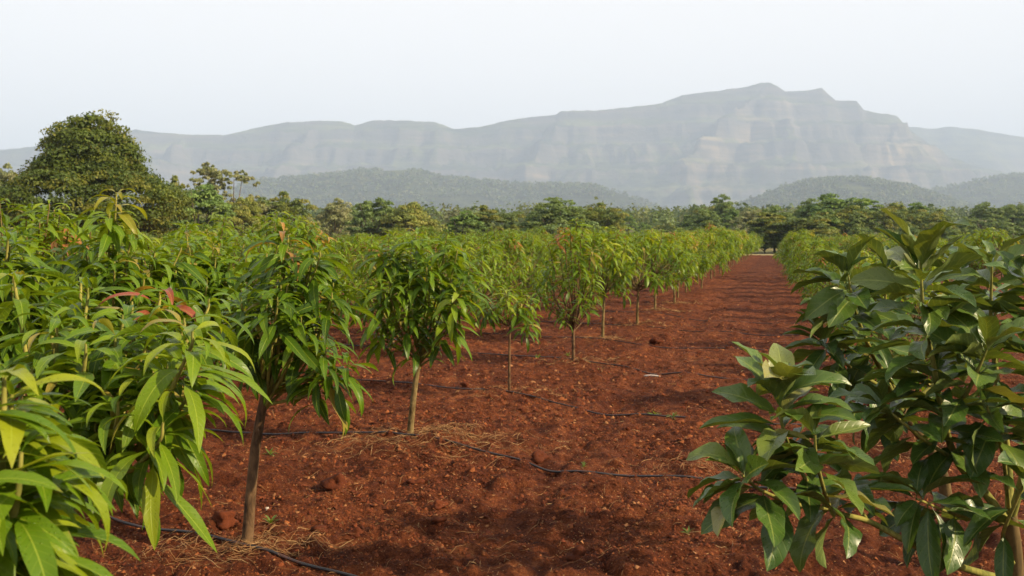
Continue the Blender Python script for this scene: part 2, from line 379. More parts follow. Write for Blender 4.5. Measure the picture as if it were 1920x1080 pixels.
RIDGE = [(-700, 330), (-300, 300), (0, 283), (150, 262), (255, 243), (290, 248), (340, 252), (420, 253), (480, 240), (530, 230), (600, 226), (640, 227), (665, 235), (700, 226), (760, 226),
         (815, 229), (852, 242), (900, 238), (950, 226), (1000, 219), (1043, 215), (1052, 208), (1120, 207), (1180, 201), (1240, 194), (1280, 178),
         (1330, 172), (1400, 163), (1425, 156), (1442, 154), (1456, 160), (1472, 171), (1505, 170), (1541, 165), (1556, 179), (1567, 188), (1606, 189), (1620, 207), (1650, 212),
         (1682, 217), (1700, 238), (1740, 268), (1780, 294), (1830, 312), (1880, 322), (1940, 340), (2100, 375), (2400, 420)]
def build_mountain():
    D0 = 5600.0
    rx = np.array([p[0] for p in RIDGE], float); ry = np.array([p[1] for p in RIDGE], float)
    # spurs: crest polylines (photo x, photo y, distance) running down towards the plain
    spurs = [[(1442, 156, 5200), (1395, 190, 4900), (1330, 245, 4500), (1285, 300, 4150), (1290, 352, 3700), (1310, 385, 3200)],
             [(1682, 219, 5200), (1672, 255, 4800), (1640, 290, 4450), (1632, 318, 4150), (1650, 352, 3600), (1660, 385, 3100)],
             [(1052, 210, 5200), (1020, 260, 4750), (985, 310, 4200), (975, 352, 3500)],
             [(600, 228, 5200), (560, 262, 4800), (520, 315, 4200), (500, 350, 3500)],
             [(340, 254, 5200), (330, 275, 4800), (290, 320, 4200), (270, 350, 3500)],
             [(100, 270, 5200), (60, 300, 4600), (30, 345, 3700)]]
    gy = np.concatenate([np.linspace(3900, 5600, 170), np.linspace(5625, 7000, 24)])
    u = np.linspace(-760, 2460, 740)                       # columns fan out so that the crest is followed evenly
    U, Y = np.meshgrid(u, gy, indexing='ij')
    X = (U - 960) / F * D0 * (0.55 + 0.45 * Y / D0)
    ue = 960 + X / D0 * F
    H = CAM_H - (np.interp(ue, rx, ry) - HORIZON) / F * D0     # crest height over this X
    s = np.clip((D0 - Y) / 1650.0, 0, 1)
    H = H + 5.0 * fbm(X / 45, X * 0 + 3, 3, 0.6)
    prof = np.interp(s, [0, .03, .10, .16, .26, .31, .46, .56, .75, 1], [1, .93, .82, .70, .62, .50, .36, .24, .10, 0.0])
    gul = 0.35 * fbm(X / 420 + 3, Y / 900, 4, 0.55) - 0.22 * np.abs(fbm(X / 150 + 31, Y / 400, 3, 0.6))
    Z = H * np.clip(prof * (1 + 0.55 * gul * np.clip(s * 6, 0, 1)), 0, 1.0)
    bare = np.zeros_like(X)  # mask for tan rock and the painted sunlit spur sides
    for si, sp in enumerate(spurs):
        P = np.array([px(q[0], q[1], D0 - (5200 - q[2]) * 0.62) for q in sp])
        cx = np.interp(Y, P[::-1, 1], P[::-1, 0]); cz = np.interp(Y, P[::-1, 1], P[::-1, 2])
        w = np.where(X > cx, 1.0, 1.15)
        d = np.abs(X - cx) + 60 * fbm(X / 150, Y / 150, 3)
        z = cz - 0.95 * w * np.maximum(d, 0) + 40 * fbm(X / 210 + 7, Y / 210, 4, 0.6)
        if si < 2:                                      # open rock and dry grass, plus sunlit warmth painted right of two spur crests
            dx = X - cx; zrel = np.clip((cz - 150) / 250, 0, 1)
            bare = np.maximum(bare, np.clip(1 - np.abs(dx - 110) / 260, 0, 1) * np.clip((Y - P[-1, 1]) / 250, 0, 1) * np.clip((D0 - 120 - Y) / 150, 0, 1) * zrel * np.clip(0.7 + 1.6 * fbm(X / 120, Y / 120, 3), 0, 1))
        z = np.where((Y > P[-1, 1]) & (Y < D0), z, -1e3)
        Z = np.maximum(Z, np.minimum(z, H * (1 - 0.08 * np.clip(s * 10, 0, 1)) + 1e3 * 0))
    back = np.clip((Y - D0) / 1600.0, 0, 1)
    Z = np.where(Y > D0, H * (1 - back) ** 1.3, Z)
    # trap-rock benches
    step = 150.0
    k = (Z + 45 * fbm(X / 500, Y / 500, 3)) / step; fr = k - np.floor(k)
    terr = (np.floor(k) + np.clip((fr - 0.3) / 0.4, 0, 1) ** 1.5) * step - 45 * fbm(X / 500, Y / 500, 3)
    amt = 0.72 * np.clip(s * 14, 0, 1) * np.clip((Z - 120) / 200, 0, 1)
    Z = Z * (1 - amt) + terr * amt
    Z = Z + (30 * fbm(X / 90, Y / 90, 4, 0.6) - 12 * np.abs(fbm(X / 85 + 9, Y / 170, 3, 0.6))) * np.clip(s * 12, 0, 1) * np.clip(Z / 200, 0, 1)
    Z = np.maximum(Z, -20)
    v = np.stack([X, Y, Z], -1).reshape(-1, 3)
    m, k2 = X.shape
    i, j = np.meshgrid(np.arange(m - 1), np.arange(k2 - 1), indexing='ij')
    q = np.stack([i * k2 + j, (i + 1) * k2 + j, (i + 1) * k2 + j + 1, i * k2 + j + 1], -1).reshape(-1, 4)
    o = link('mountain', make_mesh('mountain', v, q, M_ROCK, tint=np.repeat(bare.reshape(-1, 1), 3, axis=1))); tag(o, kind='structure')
build_mountain()

def build_far_ridge(name, prof, D, depth):
    rx = np.array([p[0] for p in prof], float); ry = np.array([p[1] for p in prof], float)
    u = np.linspace(rx[0], rx[-1], 220); w = np.linspace(-1, 1, 60)
    U, Wd = np.meshgrid(u, w, indexing='ij')
    X = (U - 960) / F * D; Y = D + Wd * depth
    H = CAM_H - (np.interp(U, rx, ry) - HORIZON) / F * D
    Z = H * np.clip(1 - np.abs(Wd), 0, 1) ** 1.15 * (1 + 0.5 * fbm(X / 500, Y / 900, 4) * np.clip(np.abs(Wd) * 5, 0, 1))
    v = np.stack([X, Y, Z], -1).reshape(-1, 3); m, k2 = X.shape
    i, j = np.meshgrid(np.arange(m - 1), np.arange(k2 - 1), indexing='ij')
    q = np.stack([i * k2 + j, (i + 1) * k2 + j, (i + 1) * k2 + j + 1, i * k2 + j + 1], -1).reshape(-1, 4)
    tag(link(name, make_mesh(name, v, q, M_ROCK)), kind='structure')
build_far_ridge('far_ridge', [(1400, 330), (1550, 262), (1660, 240), (1720, 236), (1790, 234), (1850, 241), (1920, 253), (2050, 285), (2300, 330), (2600, 400)], 7000, 1200)
build_far_ridge('far_ridge_west', [(-900, 400), (-400, 320), (-150, 290), (-20, 281), (30, 275), (58, 280), (75, 290), (130, 296), (300, 330), (500, 400)], 7600, 1000)

# leafy quads spread over an ellipsoid shell, for crowns of any size
def crown_quads(rng, c, rad, nclump, per, leaf, tints, flat=0.75, inner=0.55, cone=0.12, lumpy=0.26):
    V, T = [], []
    d = rng.normal(size=(nclump, 3)); d /= np.linalg.norm(d, axis=1)[:, None]
    d[:, 2] = np.where(d[:, 2] < -0.75, -d[:, 2] * 0.6, d[:, 2])
    d[:, :2] *= (1 - cone * d[:, 2])[:, None]
    rr = rng.uniform(inner, 1.0, nclump) ** 0.6
    lump = 1 + lumpy * np.sin(d[:, 0] * 4.1 + rng.uniform(0, 6)) * np.cos(d[:, 1] * 3.7 + rng.uniform(0, 6)) + 0.15 * np.sin(d[:, 2] * 5 + rng.uniform(0, 6))
    cc = np.asarray(c) + d * np.asarray(rad) * (rr * lump)[:, None]
    tid = rng.integers(0, len(tints), nclump)
    cr = np.mean(rad) * rng.uniform(0.10, 0.26, nclump)
    N = nclump * per
    ci = np.repeat(np.arange(nclump), per)
    o = rng.normal(size=(N, 3)); o /= np.linalg.norm(o, axis=1)[:, None]
    o[:, 2] = np.abs(o[:, 2]) * 1.0 - 0.25
    p = cc[ci] + o * (cr[ci] * rng.uniform(0.55, 1.05, N))[:, None] * np.array([1, 1, flat])
    nrm = o + 0.6 * rng.normal(size=(N, 3)) + np.array([0, 0, 0.3]); nrm /= np.linalg.norm(nrm, axis=1)[:, None]
    a = np.cross(nrm, rng.normal(size=(N, 3))); a /= np.linalg.norm(a, axis=1)[:, None]; b = np.cross(nrm, a)
    sz = leaf * rng.uniform(0.55, 1.25, N)
    q = np.stack([p - a * sz[:, None], p - b * sz[:, None] * 0.55, p + a * sz[:, None], p + b * sz[:, None] * 0.55], 1)
    t = np.asarray(tints)[tid][ci] * (rng.uniform(0.75, 1.25, N)[:, None])
    v = q.reshape(-1, 3); f = np.arange(len(v)).reshape(-1, 4)
    return v, f, np.repeat(t, 4, axis=0)

WOOD_TINTS = [(0.088, 0.128, 0.042), (0.076, 0.114, 0.040), (0.105, 0.142, 0.042), (0.120, 0.146, 0.048), (0.068, 0.104, 0.042), (0.118, 0.128, 0.056)]
def forest(name, pts, hgt, per, leaf, seed, tints=WOOD_TINTS):
    rng = np.random.default_rng(seed)
    n = len(pts)
    tr = np.asarray(tints)[rng.integers(0, len(tints), n)] * rng.uniform(0.8, 1.2, n)[:, None]
    h = hgt * rng.uniform(0.6, 1.25, n); w = h * rng.uniform(0.42, 0.62, n)
    N = n * per; ti = np.repeat(np.arange(n), per)
    o = rng.normal(size=(N, 3)); o /= np.linalg.norm(o, axis=1)[:, None]
    o[:, 2] = np.where(o[:, 2] < -0.5, -o[:, 2], o[:, 2])
    lump = 1 + 0.25 * np.sin(o[:, 0] * 5 + ti * 1.3) * np.sin(o[:, 1] * 5 + ti * 2.1)
    p = pts[ti] + np.stack([o[:, 0] * w[ti], o[:, 1] * w[ti], o[:, 2] * h[ti] * 0.42 + h[ti] * 0.55], 1) * (lump * rng.uniform(0.86, 1.0, N))[:, None]
    nrm = o + 0.45 * rng.normal(size=(N, 3)); nrm /= np.linalg.norm(nrm, axis=1)[:, None]
    a = np.cross(nrm, rng.normal(size=(N, 3))); a /= np.linalg.norm(a, axis=1)[:, None]; b = np.cross(nrm, a)
    sz = leaf * (h[ti] / hgt) * rng.uniform(0.6, 1.3, N)
    q = np.stack([p - a * sz[:, None], p - b * sz[:, None] * 0.7, p + a * sz[:, None], p + b * sz[:, None] * 0.7], 1)
    t = np.repeat(tr[ti] * rng.uniform(0.8, 1.2, N)[:, None], 4, axis=0)
    v = q.reshape(-1, 3)
    o_ = link(name, make_mesh(name, v, np.arange(len(v)).reshape(-1, 4), M_FOLIAGE, tint=t, smooth=False))
    o_.color = (0, 0, 0, 1)
    return o_

def build_hill(prof, D, depth, seed, ntree, label):
    rng = np.random.default_rng(seed)
    rx = np.array([p[0] for p in prof], float); ry = np.array([p[1] for p in prof], float)
    def hz(X, Y):
        U = 960 + X / D * F
        H = CAM_H - (np.interp(U, rx, ry, left=470, right=470) - HORIZON) / F * D - 10.0
        w = np.clip(1 - np.abs(Y - D) / depth, 0, 1); w = w * w * (3 - 2 * w)
        return H * w * (1 + 0.25 * fbm(X / 160, Y / 160, 3) * (1 - w)) + 6 * fbm(X / 60, Y / 60, 3) * w - 12 * (1 - w)
    u = np.linspace(rx[0], rx[-1], 150); w = np.linspace(-1, 1, 60)
    U, Wd = np.meshgrid(u, w, indexing='ij'); X = (U - 960) / F * D; Y = D + Wd * depth
    Z = hz(X, Y)
    v = np.stack([X, Y, Z], -1).reshape(-1, 3); m, k2 = X.shape
    i, j = np.meshgrid(np.arange(m - 1), np.arange(k2 - 1), indexing='ij')
    q = np.stack([i * k2 + j, (i + 1) * k2 + j, (i + 1) * k2 + j + 1, i * k2 + j + 1], -1).reshape(-1, 4)
    tag(link('hill', make_mesh('hill', v, q, M_HILL)), kind='structure')
    x = rng.uniform(X.min(), X.max(), ntree * 2); y = D + depth * rng.uniform(-0.95, 0.15, ntree * 2)
    bare = fbm(x / 210 + seed, y / 210, 3); ok = (bare < 0.17)
    x, y = x[ok][:ntree], y[ok][:ntree]
    P = np.stack([x, y, np.maximum(hz(x, y), ground_h(x, y)) - 0.5], 1)
    o = forest('hillside_forest', P, 14, 12, 3.8, seed + 1, [tuple(0.8 * q for q in c) for c in WOOD_TINTS])
    tag(o, label, 'forest', kind='stuff')
build_hill([(380, 400), (430, 368), (480, 337), (560, 331), (640, 323), (700, 316), (780, 314), (830, 330), (880, 335), (960, 343), (1050, 343), (1110, 346), (1160, 358), (1210, 378), (1260, 405)], 3300, 800, 21, 4200, 'hazy green forest cloaking the long low hill below the mountain')
build_hill([(1330, 405), (1370, 384), (1420, 361), (1480, 341), (1560, 333), (1620, 334), (1680, 346), (1740, 366), (1800, 384), (1850, 405)], 2900, 700, 31, 3600, 'green forest covering the rounded hill at the foot of the peak')
build_hill([(1640, 405), (1690, 375), (1760, 352), (1820, 336), (1880, 326), (1960, 325), (2080, 332), (2250, 380)], 3500, 700, 41, 2400, 'hazy forest on the slope beside the far ridge')
build_hill([(-400, 380), (-200, 350), (0, 345), (120, 350), (260, 352), (360, 365), (450, 385), (520, 405)], 3200, 600, 51, 1600, 'hazy forest on the low rise behind the big round tree')

# woods on the plain between the tree line and the hills
def belt(n, y0, y1, seed):
    rng = np.random.default_rng(seed)
    y = np.exp(rng.uniform(math.log(y0), math.log(y1), n)); x = y * rng.uniform(-0.72, 0.72, n)
    keep = fbm(x / 70 + seed, y / 120, 3) < 0.28
    x, y = x[keep], y[keep]
    return np.stack([x, y, ground_h(x, y) - 0.3], 1)
tag(forest('distant_woodland', belt(600, 230, 480, 5), 7.6, 190, 0.50, 61), 'hazy woodland filling the plain behind the line of field trees', 'woodland', kind='stuff')
tag(forest('distant_woodland', belt(2000, 450, 1100, 6), 9, 50, 1.1, 62), 'faint woodland on the plain reaching to the foot of the hills', 'woodland', kind='stuff')

# ------------------------------------------------------------------ broadleaf trees of the tree line
def broadleaf(seed, h, w, nclump, per, leaf, tints, trunk_h=0.3, inner=0.5, cone=0.12, open_crown=False, lumpy=0.26):
    """Trunk-and-limb mesh and crown mesh of a tree with its base at the origin."""
    rng = np.random.default_rng(seed)
    tb = Bag(); bag = Bag()
    th = h * trunk_h
    tp = smooth_path([(0, 0, -0.3), (0.02 * h, 0, th * 0.5), (0, 0.01 * h, th), (0, 0, h * 0.62)], 5)
    tb.add(*tube(tp, np.linspace(h * 0.030, h * 0.010, len(tp)), 8))
    cz = (h + th * 0.3) / 2; rz = (h - th * 0.3) / 2
    n_l = 15 if open_crown else 9
    for k in range(n_l):
        az = k * 2.4 + rng.uniform(-.4, .4); ra = w * (rng.uniform(0.30, 0.46) if open_crown else rng.uniform(0.20, 0.33))
        e = np.array([math.cos(az) * ra, math.sin(az) * ra, h * rng.uniform(0.42, 0.92)])
        p0 = np.array([0, 0, th * rng.uniform(0.8, 1.4)])
        pp = smooth_path([p0, p0 * 0.5 + e * 0.5 + np.array([0, 0, -0.04 * h]), e], 5)
        tb.add(*tube(pp, np.linspace(h * 0.013, h * 0.003, len(pp)), 6))
        if open_crown:
            v, f, t = crown_quads(rng, e, (w * .22, w * .22, h * .13), 16, 44, leaf, tints, inner=0.15)
            bag.add(v, f); bag.t[-1] = t
    if not open_crown:
        v, f, t = crown_quads(rng, (0, 0, cz), (w / 2 * .86, w / 2 * .86, rz * .90), nclump, per, leaf, tints, inner=inner, cone=cone, lumpy=lumpy)
        bag.add(v, f); bag.t[-1] = t
    return tb.mesh('trunk', M_FARBARK), bag.mesh('crown', M_FOLIAGE, smooth=False)

T_BIG = [(0.078, 0.112, 0.016), (0.066, 0.100, 0.016), (0.100, 0.126, 0.016), (0.058, 0.090, 0.016), (0.130, 0.138, 0.018)]
T_OLIVE = [tuple(q * 1.45 for q in c) for c in [(0.088, 0.118, 0.026), (0.076, 0.106, 0.026), (0.108, 0.128, 0.026), (0.068, 0.098, 0.026), (0.125, 0.130, 0.026)]]
T_GREEN = [tuple(q * 1.45 for q in c) for c in [(0.085, 0.140, 0.034), (0.102, 0.158, 0.038), (0.076, 0.124, 0.034), (0.12, 0.17, 0.036)]]
T_DARK = [tuple(q * 1.45 for q in c) for c in [(0.078, 0.118, 0.036), (0.092, 0.132, 0.040), (0.070, 0.108, 0.036), (0.105, 0.140, 0.040)]]
T_YEL = [tuple(q * 1.45 for q in c) for c in [(0.135, 0.155, 0.032), (0.118, 0.146, 0.034), (0.155, 0.160, 0.034)]]
T_GREY = [tuple(q * 1.45 for q in c) for c in [(0.140, 0.155, 0.068), (0.125, 0.145, 0.066), (0.155, 0.162, 0.080)]]
def field_tree(meshes, x, Y, rz, s, sz, label, group=None, sink=0.0):
    X = (x - 960) / F * Y
    o = empty('field_tree', (X, Y, gz(X, Y) - sink), rz); o.scale = (s, s, sz)
    t = link('trunk', meshes[0], o); c = link('crown', meshes[1], o); c.color = (0, 0, 0, 1)
    c['kind'] = 'stuff'
    tag(o, label, 'tree', group)
    return o
# the big round tree
big = broadleaf(105, 10.3, 13.2, 760, 120, 0.125, T_BIG, 0.06, 0.60, cone=0.24, lumpy=0.13)
field_tree(big, 168, 62, 0.4, 1.0, 1.0, 'large dense olive green tree rising above the orchard, the tallest crown in view')
variants = [broadleaf(110, 8, 8.5, 130, 120, 0.175, T_DARK, 0.2, cone=0.25), broadleaf(111, 8, 9.5, 140, 120, 0.175, T_OLIVE, 0.2, cone=0.08), broadleaf(112, 8, 7.5, 120, 120, 0.175, T_GREEN, 0.18, cone=0.3),
            broadleaf(113, 8, 10.5, 150, 120, 0.175, T_YEL, 0.2, cone=0.1), broadleaf(114, 8, 9.0, 130, 120, 0.175, T_GREY, 0.22, cone=0.2), broadleaf(115, 8, 7.0, 120, 120, 0.175, T_DARK, 0.2)]
shrub = broadleaf(130, 4, 6.5, 110, 110, 0.14, T_DARK, 0.1)
open_tree = broadleaf(120, 9, 8.5, 54, 60, 0.17, T_GREY, 0.35, open_crown=True)
# (photo x of the middle, photo y of the top, width in photo pixels, distance, variant, label)
TREES = [(8, 318, 95, 95, 4, 'greyish tree half behind the big round olive tree'),
         (372, 352, 130, 84, 2, 'fresh green bushy tree between the big round tree and the open-crowned tree'),
         (335, 338, 80, 110, 1, 'brownish tree partly behind the fresh green bushy tree'),
         (455, 372, 95, 90, 3, 'low yellowish tree below the open-crowned tree'),
         (530, 364, 105, 100, 1, 'olive tree standing just beyond the low yellowish tree'),
         (628, 377, 90, 112, 4, 'small greyish tree beside the dark upright tree of the tree line'),
         (700, 369, 95, 104, 5, 'dark upright tree touching a wide yellow green tree'),
         (765, 381, 125, 102, 3, 'wide yellow green tree next to the dark upright tree'),
         (868, 399, 95, 104, 2, 'low green tree in front of the paler gap in the tree line'),
         (922, 390, 110, 108, 1, 'olive tree with a flat top between low green tree and wide dark dome'),
         (1045, 377, 165, 110, 0, 'wide dark domed tree behind the middle of the mango rows'),
         (1118, 384, 110, 116, 1, 'olive tree merging into the wide dark domed tree'),
         (1478, 402, 185, 118, 1, 'broad rounded olive tree closing the far end of the red path'),
         (1357, 370, 75, 175, 0, 'dark solitary crown standing above the wood near the end of the path'),
         (1575, 368, 150, 150, 2, 'tall green tree topping the wood behind the path')]
for k, (x, y, w, Y, vi, lab) in enumerate(TREES):
    X = (x - 960) / F * Y; h = CAM_H + (HORIZON - y) / F * Y - gz(X, Y)
    mw = [8.5, 9.5, 7.5, 10.5, 9.0, 7.0][vi]
    field_tree(variants[vi], x, Y, k * 1.7, w / F * Y / mw * 1.08, h / 8.0 * 1.02, lab)
X = (437 - 960) / F * 98
field_tree(open_tree, 437, 98, 0.6, 1.0, (CAM_H + (HORIZON - 305) / F * 98) / 9.0, 'open-crowned tree with bare limbs showing, above the bushy green tree')
rng = np.random.default_rng(77)
for k in range(62):                                  # the rest of the tree line
    x = -60 + (k + rng.uniform(-.3, .3)) * 33.5
    Y = rng.uniform(122, 215) if x < 1450 else rng.uniform(118, 190)
    top = (402 + rng.uniform(-14, 24)) if x < 1300 else (394 + rng.uniform(-16, 28))
    if x > 1500: top -= 6
    X = (x - 960) / F * Y; h = max(4.0, CAM_H + (HORIZON - top) / F * Y - gz(X, Y)); vi = int(rng.choice([0, 1, 2, 4, 5, 0, 1], 1)[0])
    field_tree(variants[vi], x, Y, rng.uniform(0, 6), rng.uniform(0.85, 1.3) * h / 8 * 1.05, h / 8.0, 'rounded tree in the close wood along the far side of the orchard', 'trees of the wood beyond the orchard')
for k in range(13):                                  # scrub that closes the feet of the tree line
    x = 1290 + k * 52 + rng.uniform(-15, 15); Y = rng.uniform(112, 122); X = (x - 960) / F * Y
    h = rng.uniform(2.8, 4.2)
    field_tree(shrub, x, Y, rng.uniform(0, 6), rng.uniform(0.8, 1.2), h / 4, 'low dark bushy tree at the edge of the field before the wood', 'low trees at the edge of the field')

# ------------------------------------------------------------------ leaves
def leaf_geo(W, droop, fold, wave, twist, nl, nh, shape, pet, seed=0, bendpow=1.15):
    rng = np.random.default_rng(seed)
    t = np.linspace(0, 1, nl + 1)
    th = -droop * t ** bendpow
    dl = 1.0 / nl
    x = np.concatenate([[0], np.cumsum(np.cos((th[1:] + th[:-1]) / 2)) * dl]); z = np.concatenate([[0], np.cumsum(np.sin((th[1:] + th[:-1]) / 2)) * dl])
    u = np.clip((t - pet) / (1 - pet), 0, 1)
    if shape == 'mango': w = np.sin(math.pi * u ** 0.82) ** 0.85
    else: w = np.sin(math.pi * u ** 0.88) ** 0.72
    w = np.maximum(W * 0.5 * w, np.where(t < 0.97, 0.008, 0.002))
    side = 0.05 * np.sin(t * 3 + rng.uniform(0, 6)) * t
    p1, p2 = rng.uniform(0, 6), rng.uniform(0, 6); fr = rng.uniform(2.0, 3.6)
    V, UV = [], []
    for i in range(nl + 1):
        n = np.array([-math.sin(th[i]), 0, math.cos(th[i])])
        tw = twist * t[i]
        for j in range(-nh, nh + 1):
            f = j / nh
            up = w[i] * (abs(f) * math.sin(fold) + wave * f * f * math.sin(fr * 6.28 * t[i] + (p1 if j < 0 else p2)))
            lat = w[i] * f * math.cos(fold)
            a = lat * math.cos(tw) - up * math.sin(tw); b = lat * math.sin(tw) + up * math.cos(tw)
            V.append(np.array([x[i], a + side[i], z[i]]) + n * b); UV.append((t[i], 0.5 + 0.5 * f))
    k = 2 * nh + 1
    i, j = np.meshgrid(np.arange(nl), np.arange(k - 1), indexing='ij')
    q = np.stack([i * k + j, (i + 1) * k + j, (i + 1) * k + j + 1, i * k + j + 1], -1).reshape(-1, 4)
    return np.array(V), q, np.array(UV)

DROOPS = [0.35, 0.75, 1.15, 1.6, 2.0]
def leaf_set(kind, nl, nh):
    out = []
    for k, d in enumerate(DROOPS):
        for s in range(3):
            if kind == 'mango':
                out.append(leaf_geo([0.19, 0.215, 0.17][s], d, [0.24, 0.14, 0.34][s], 0.10, [0.25, -0.35, 0.1][s], nl, nh, kind, 0.09, k * 7 + s, [1.35, 1.1, 1.6][s]))
            else:
                out.append(leaf_geo([0.37, 0.41, 0.33][s], d * 0.85, [0.42, 0.30, 0.55][s], [0.16, 0.22, 0.10][s], [0.35, -0.5, 0.15][s], nl, nh, kind, 0.12, 50 + k * 7 + s, 1.2))
    return out
GEO = {('mango', 'near'): leaf_set('mango', 11, 2), ('mango', 'mid'): leaf_set('mango', 8, 1), ('mango', 'far'): leaf_set('mango', 6, 1), ('avocado', 'near'): leaf_set('avocado', 11, 2)}
MAT = {'mango': M_MANGO, 'avocado': M_AVO}
LEAF_MESH = {}
def leaf_mesh(kind, res, k):
    key = (kind, res, k)
    if key not in LEAF_MESH:
        v, f, uv = GEO[(kind, res)][k]
        LEAF_MESH[key] = make_mesh('leaf', v, f, MAT[kind], uv)
    return LEAF_MESH[key]

MANGO_RAMP = np.array([(0.027, 0.060, 0.005), (0.049, 0.106, 0.005), (0.086, 0.162, 0.006), (0.138, 0.215, 0.008), (0.23, 0.265, 0.012)])
AVO_RAMP = np.array([(0.019, 0.047, 0.010), (0.029, 0.067, 0.012), (0.047, 0.095, 0.014), (0.080, 0.130, 0.018), (0.19, 0.19, 0.05)])
def ramp_tint(rmp, x):
    x = min(max(x, 0), 0.999) * (len(rmp) - 1); i = int(x)
    return rmp[i] * (1 - (x - i)) + rmp[i + 1] * (x - i)

def frame(d, rng, roll=0.25):
    """Rotation whose x runs along d and whose z leans to the sky."""
    d = d / (np.linalg.norm(d) + 1e-9)
    up = np.array([0, 0, 1.0]) - d * d[2]
    if np.linalg.norm(up) < 0.15: up = np.cross(d, rng.normal(size=3))
    up /= np.linalg.norm(up)
    y = np.cross(up, d); a = rng.normal() * roll
    z = up * math.cos(a) + y * math.sin(a); y = np.cross(z, d)
    return np.stack([d, y, z], 1)

def whorl(rng, tip, axis, kind, n, size, tone, young=None, length=0.14, hang=0.0):
    """Leaves round the end of a shoot: [(location, rotation, scale, variant, tint)]."""
    axis = axis / np.linalg.norm(axis)
    a = np.cross(axis, (0.3, 0.9, 0.2)); a /= np.linalg.norm(a); b = np.cross(axis, a)
    out = []
    ph = rng.uniform(0, 6.28)
    for k in range(n):
        s = k / max(n - 1, 1)                            # 0 at the tip, 1 at the oldest leaf
        az = ph + k * 2.39996 + rng.normal() * 0.2
        el = (0.74 - 0.9 * s + rng.normal() * 0.16) if kind == 'mango' else (1.05 - 1.15 * s + rng.normal() * 0.2)
        el -= hang * (0.5 + s)
        d = (a * math.cos(az) + b * math.sin(az)) * math.cos(el) + axis * math.sin(el)
        d[2] -= 0.15 * hang
        loc = tip - axis * (length * s)
        sc = size * (0.62 + 0.5 * min(1, s * 2.2)) * rng.uniform(0.82, 1.12)
        e = math.asin(np.clip(d[2] / np.linalg.norm(d), -1, 1))
        if kind == 'mango': want = 1.05 + 0.85 * max(e + 0.2, 0) + rng.normal() * 0.28
        else: want = 0.45 + 0.45 * max(e, 0) + rng.normal() * 0.3
        if young is not None and s < 0.75: want += 0.5
        vi = int(np.argmin([abs(want - q) for q in DROOPS])) * 3 + int(rng.integers(0, 3))
        tn = tone + 0.20 * (0.5 - s) + rng.normal() * 0.10
        t = ramp_tint(MANGO_RAMP if kind == 'mango' else AVO_RAMP, tn)
        if young is not None and s < 0.75: t = np.array(young) * rng.uniform(0.75, 1.2)
        elif kind == 'mango' and rng.random() < 0.03: t = np.array((0.26, 0.21, 0.04))
        elif kind == 'avocado' and rng.random() < 0.015: t = np.array((0.20, 0.19, 0.05))
        out.append((loc, frame(d, rng), sc, vi, t))
    return out

def mango_layout(rng, fork, tips, trunk_pts, trunk_r, size=0.24, per=20, tone=0.5):
    """tips: list of (point, leaf count or None, tone offset, young colour). All relative to the tree's base."""
    L = {'trunk': (smooth_path(trunk_pts, 6), trunk_r), 'branch': []}
    fork = np.asarray(fork, float)
    for k, (p, n, dt, yc) in enumerate(tips):
        p = np.asarray(p, float)
        out = p - fork; hor = np.array([out[0], out[1], 0])
        start = fork + np.array([0, 0, rng.uniform(-0.10, 0.05)]) if out[2] > 0.15 else fork - np.array([0, 0, 0.08])
        mid = start + (p - start) * 0.5 + hor * 0.10 + np.array([0, 0, -0.04]) + rng.normal(size=3) * 0.02
        axis = (p - mid); axis = axis / np.linalg.norm(axis) * 0.8 + np.array([0, 0, 0.75])
        pts = smooth_path([start, mid, p - axis / np.linalg.norm(axis) * 0.08, p], 5)
        r = np.linspace(trunk_r[1] * 0.45, 0.0035, len(pts))
        leaves = whorl(rng, p, axis, 'mango', n or per, size, tone + dt, yc, length=0.19, hang=0.10)
        m = len(pts)                                          # older leaves further down the shoot
        for q in range(4):
            i = int(m * rng.uniform(0.5, 0.85)); ax = pts[min(i + 1, m - 1)] - pts[i]
            leaves += whorl(rng, pts[i], ax, 'mango', 1, size * 1.05, tone + dt - 0.18, None, 0.02, 0.75)
        L['branch'].append((pts, r, leaves))
    return L

def realize_objects(L, name, base, kind, res, bark, twig, label, cat, group=None):
    o = empty(name, tuple(base))
    tp, tr = L['trunk']
    v, f = tube(tp, np.linspace(tr[0], tr[1], len(tp)), 12); link('trunk', make_mesh('trunk', v, f, bark), o)
    eye = np.array([0, 0, CAM_H]) - np.asarray(base)
    dist = sorted(np.linalg.norm(lf[0] - eye) for br in L['branch'] for lf in br[2])
    lim = dist[min(299, len(dist) - 1)]                 # the 300 that show largest are leaves of their own
    rest = Bag()
    for pts, r, leaves in L['branch']:
        v, f = tube(pts, r, 7); b = link('branch', make_mesh('branch', v, f, twig), o)
        for loc, rot, sc, vi, t in leaves:
            if np.linalg.norm(loc - eye) > lim:
                v, f, uv = GEO[(kind, res)][vi]; rest.add(v * sc @ rot.T + loc, f, t, uv); continue
            lf = bpy.data.objects.new('leaf', leaf_mesh(kind, res, vi)); COL.objects.link(lf); lf.parent = b
            M = np.eye(4); M[:3, :3] = rot * sc; M[:3, 3] = loc
            lf.matrix_basis = Matrix(M.tolist()); lf.color = (t[0], t[1], t[2], 1)
    if rest.n:
        c = link('inner_foliage', rest.mesh('inner_foliage', MAT[kind]), o); c.color = (0, 0, 0, 1); c['kind'] = 'stuff'
    tag(o, label, cat, group)
    return o

def realize_joined(L, kind, res):
    tb, cb = Bag(), Bag()
    tp, tr = L['trunk']
    tb.add(*tube(tp, np.linspace(tr[0], tr[1], len(tp)), 7))
    for pts, r, leaves in L['branch']:
        tb.add(*tube(pts, r, 5))
        for loc, rot, sc, vi, t in leaves:
            v, f, uv = GEO[(kind, res)][vi]
            cb.add(v * sc @ rot.T + loc, f, t, uv)
    return tb, cb

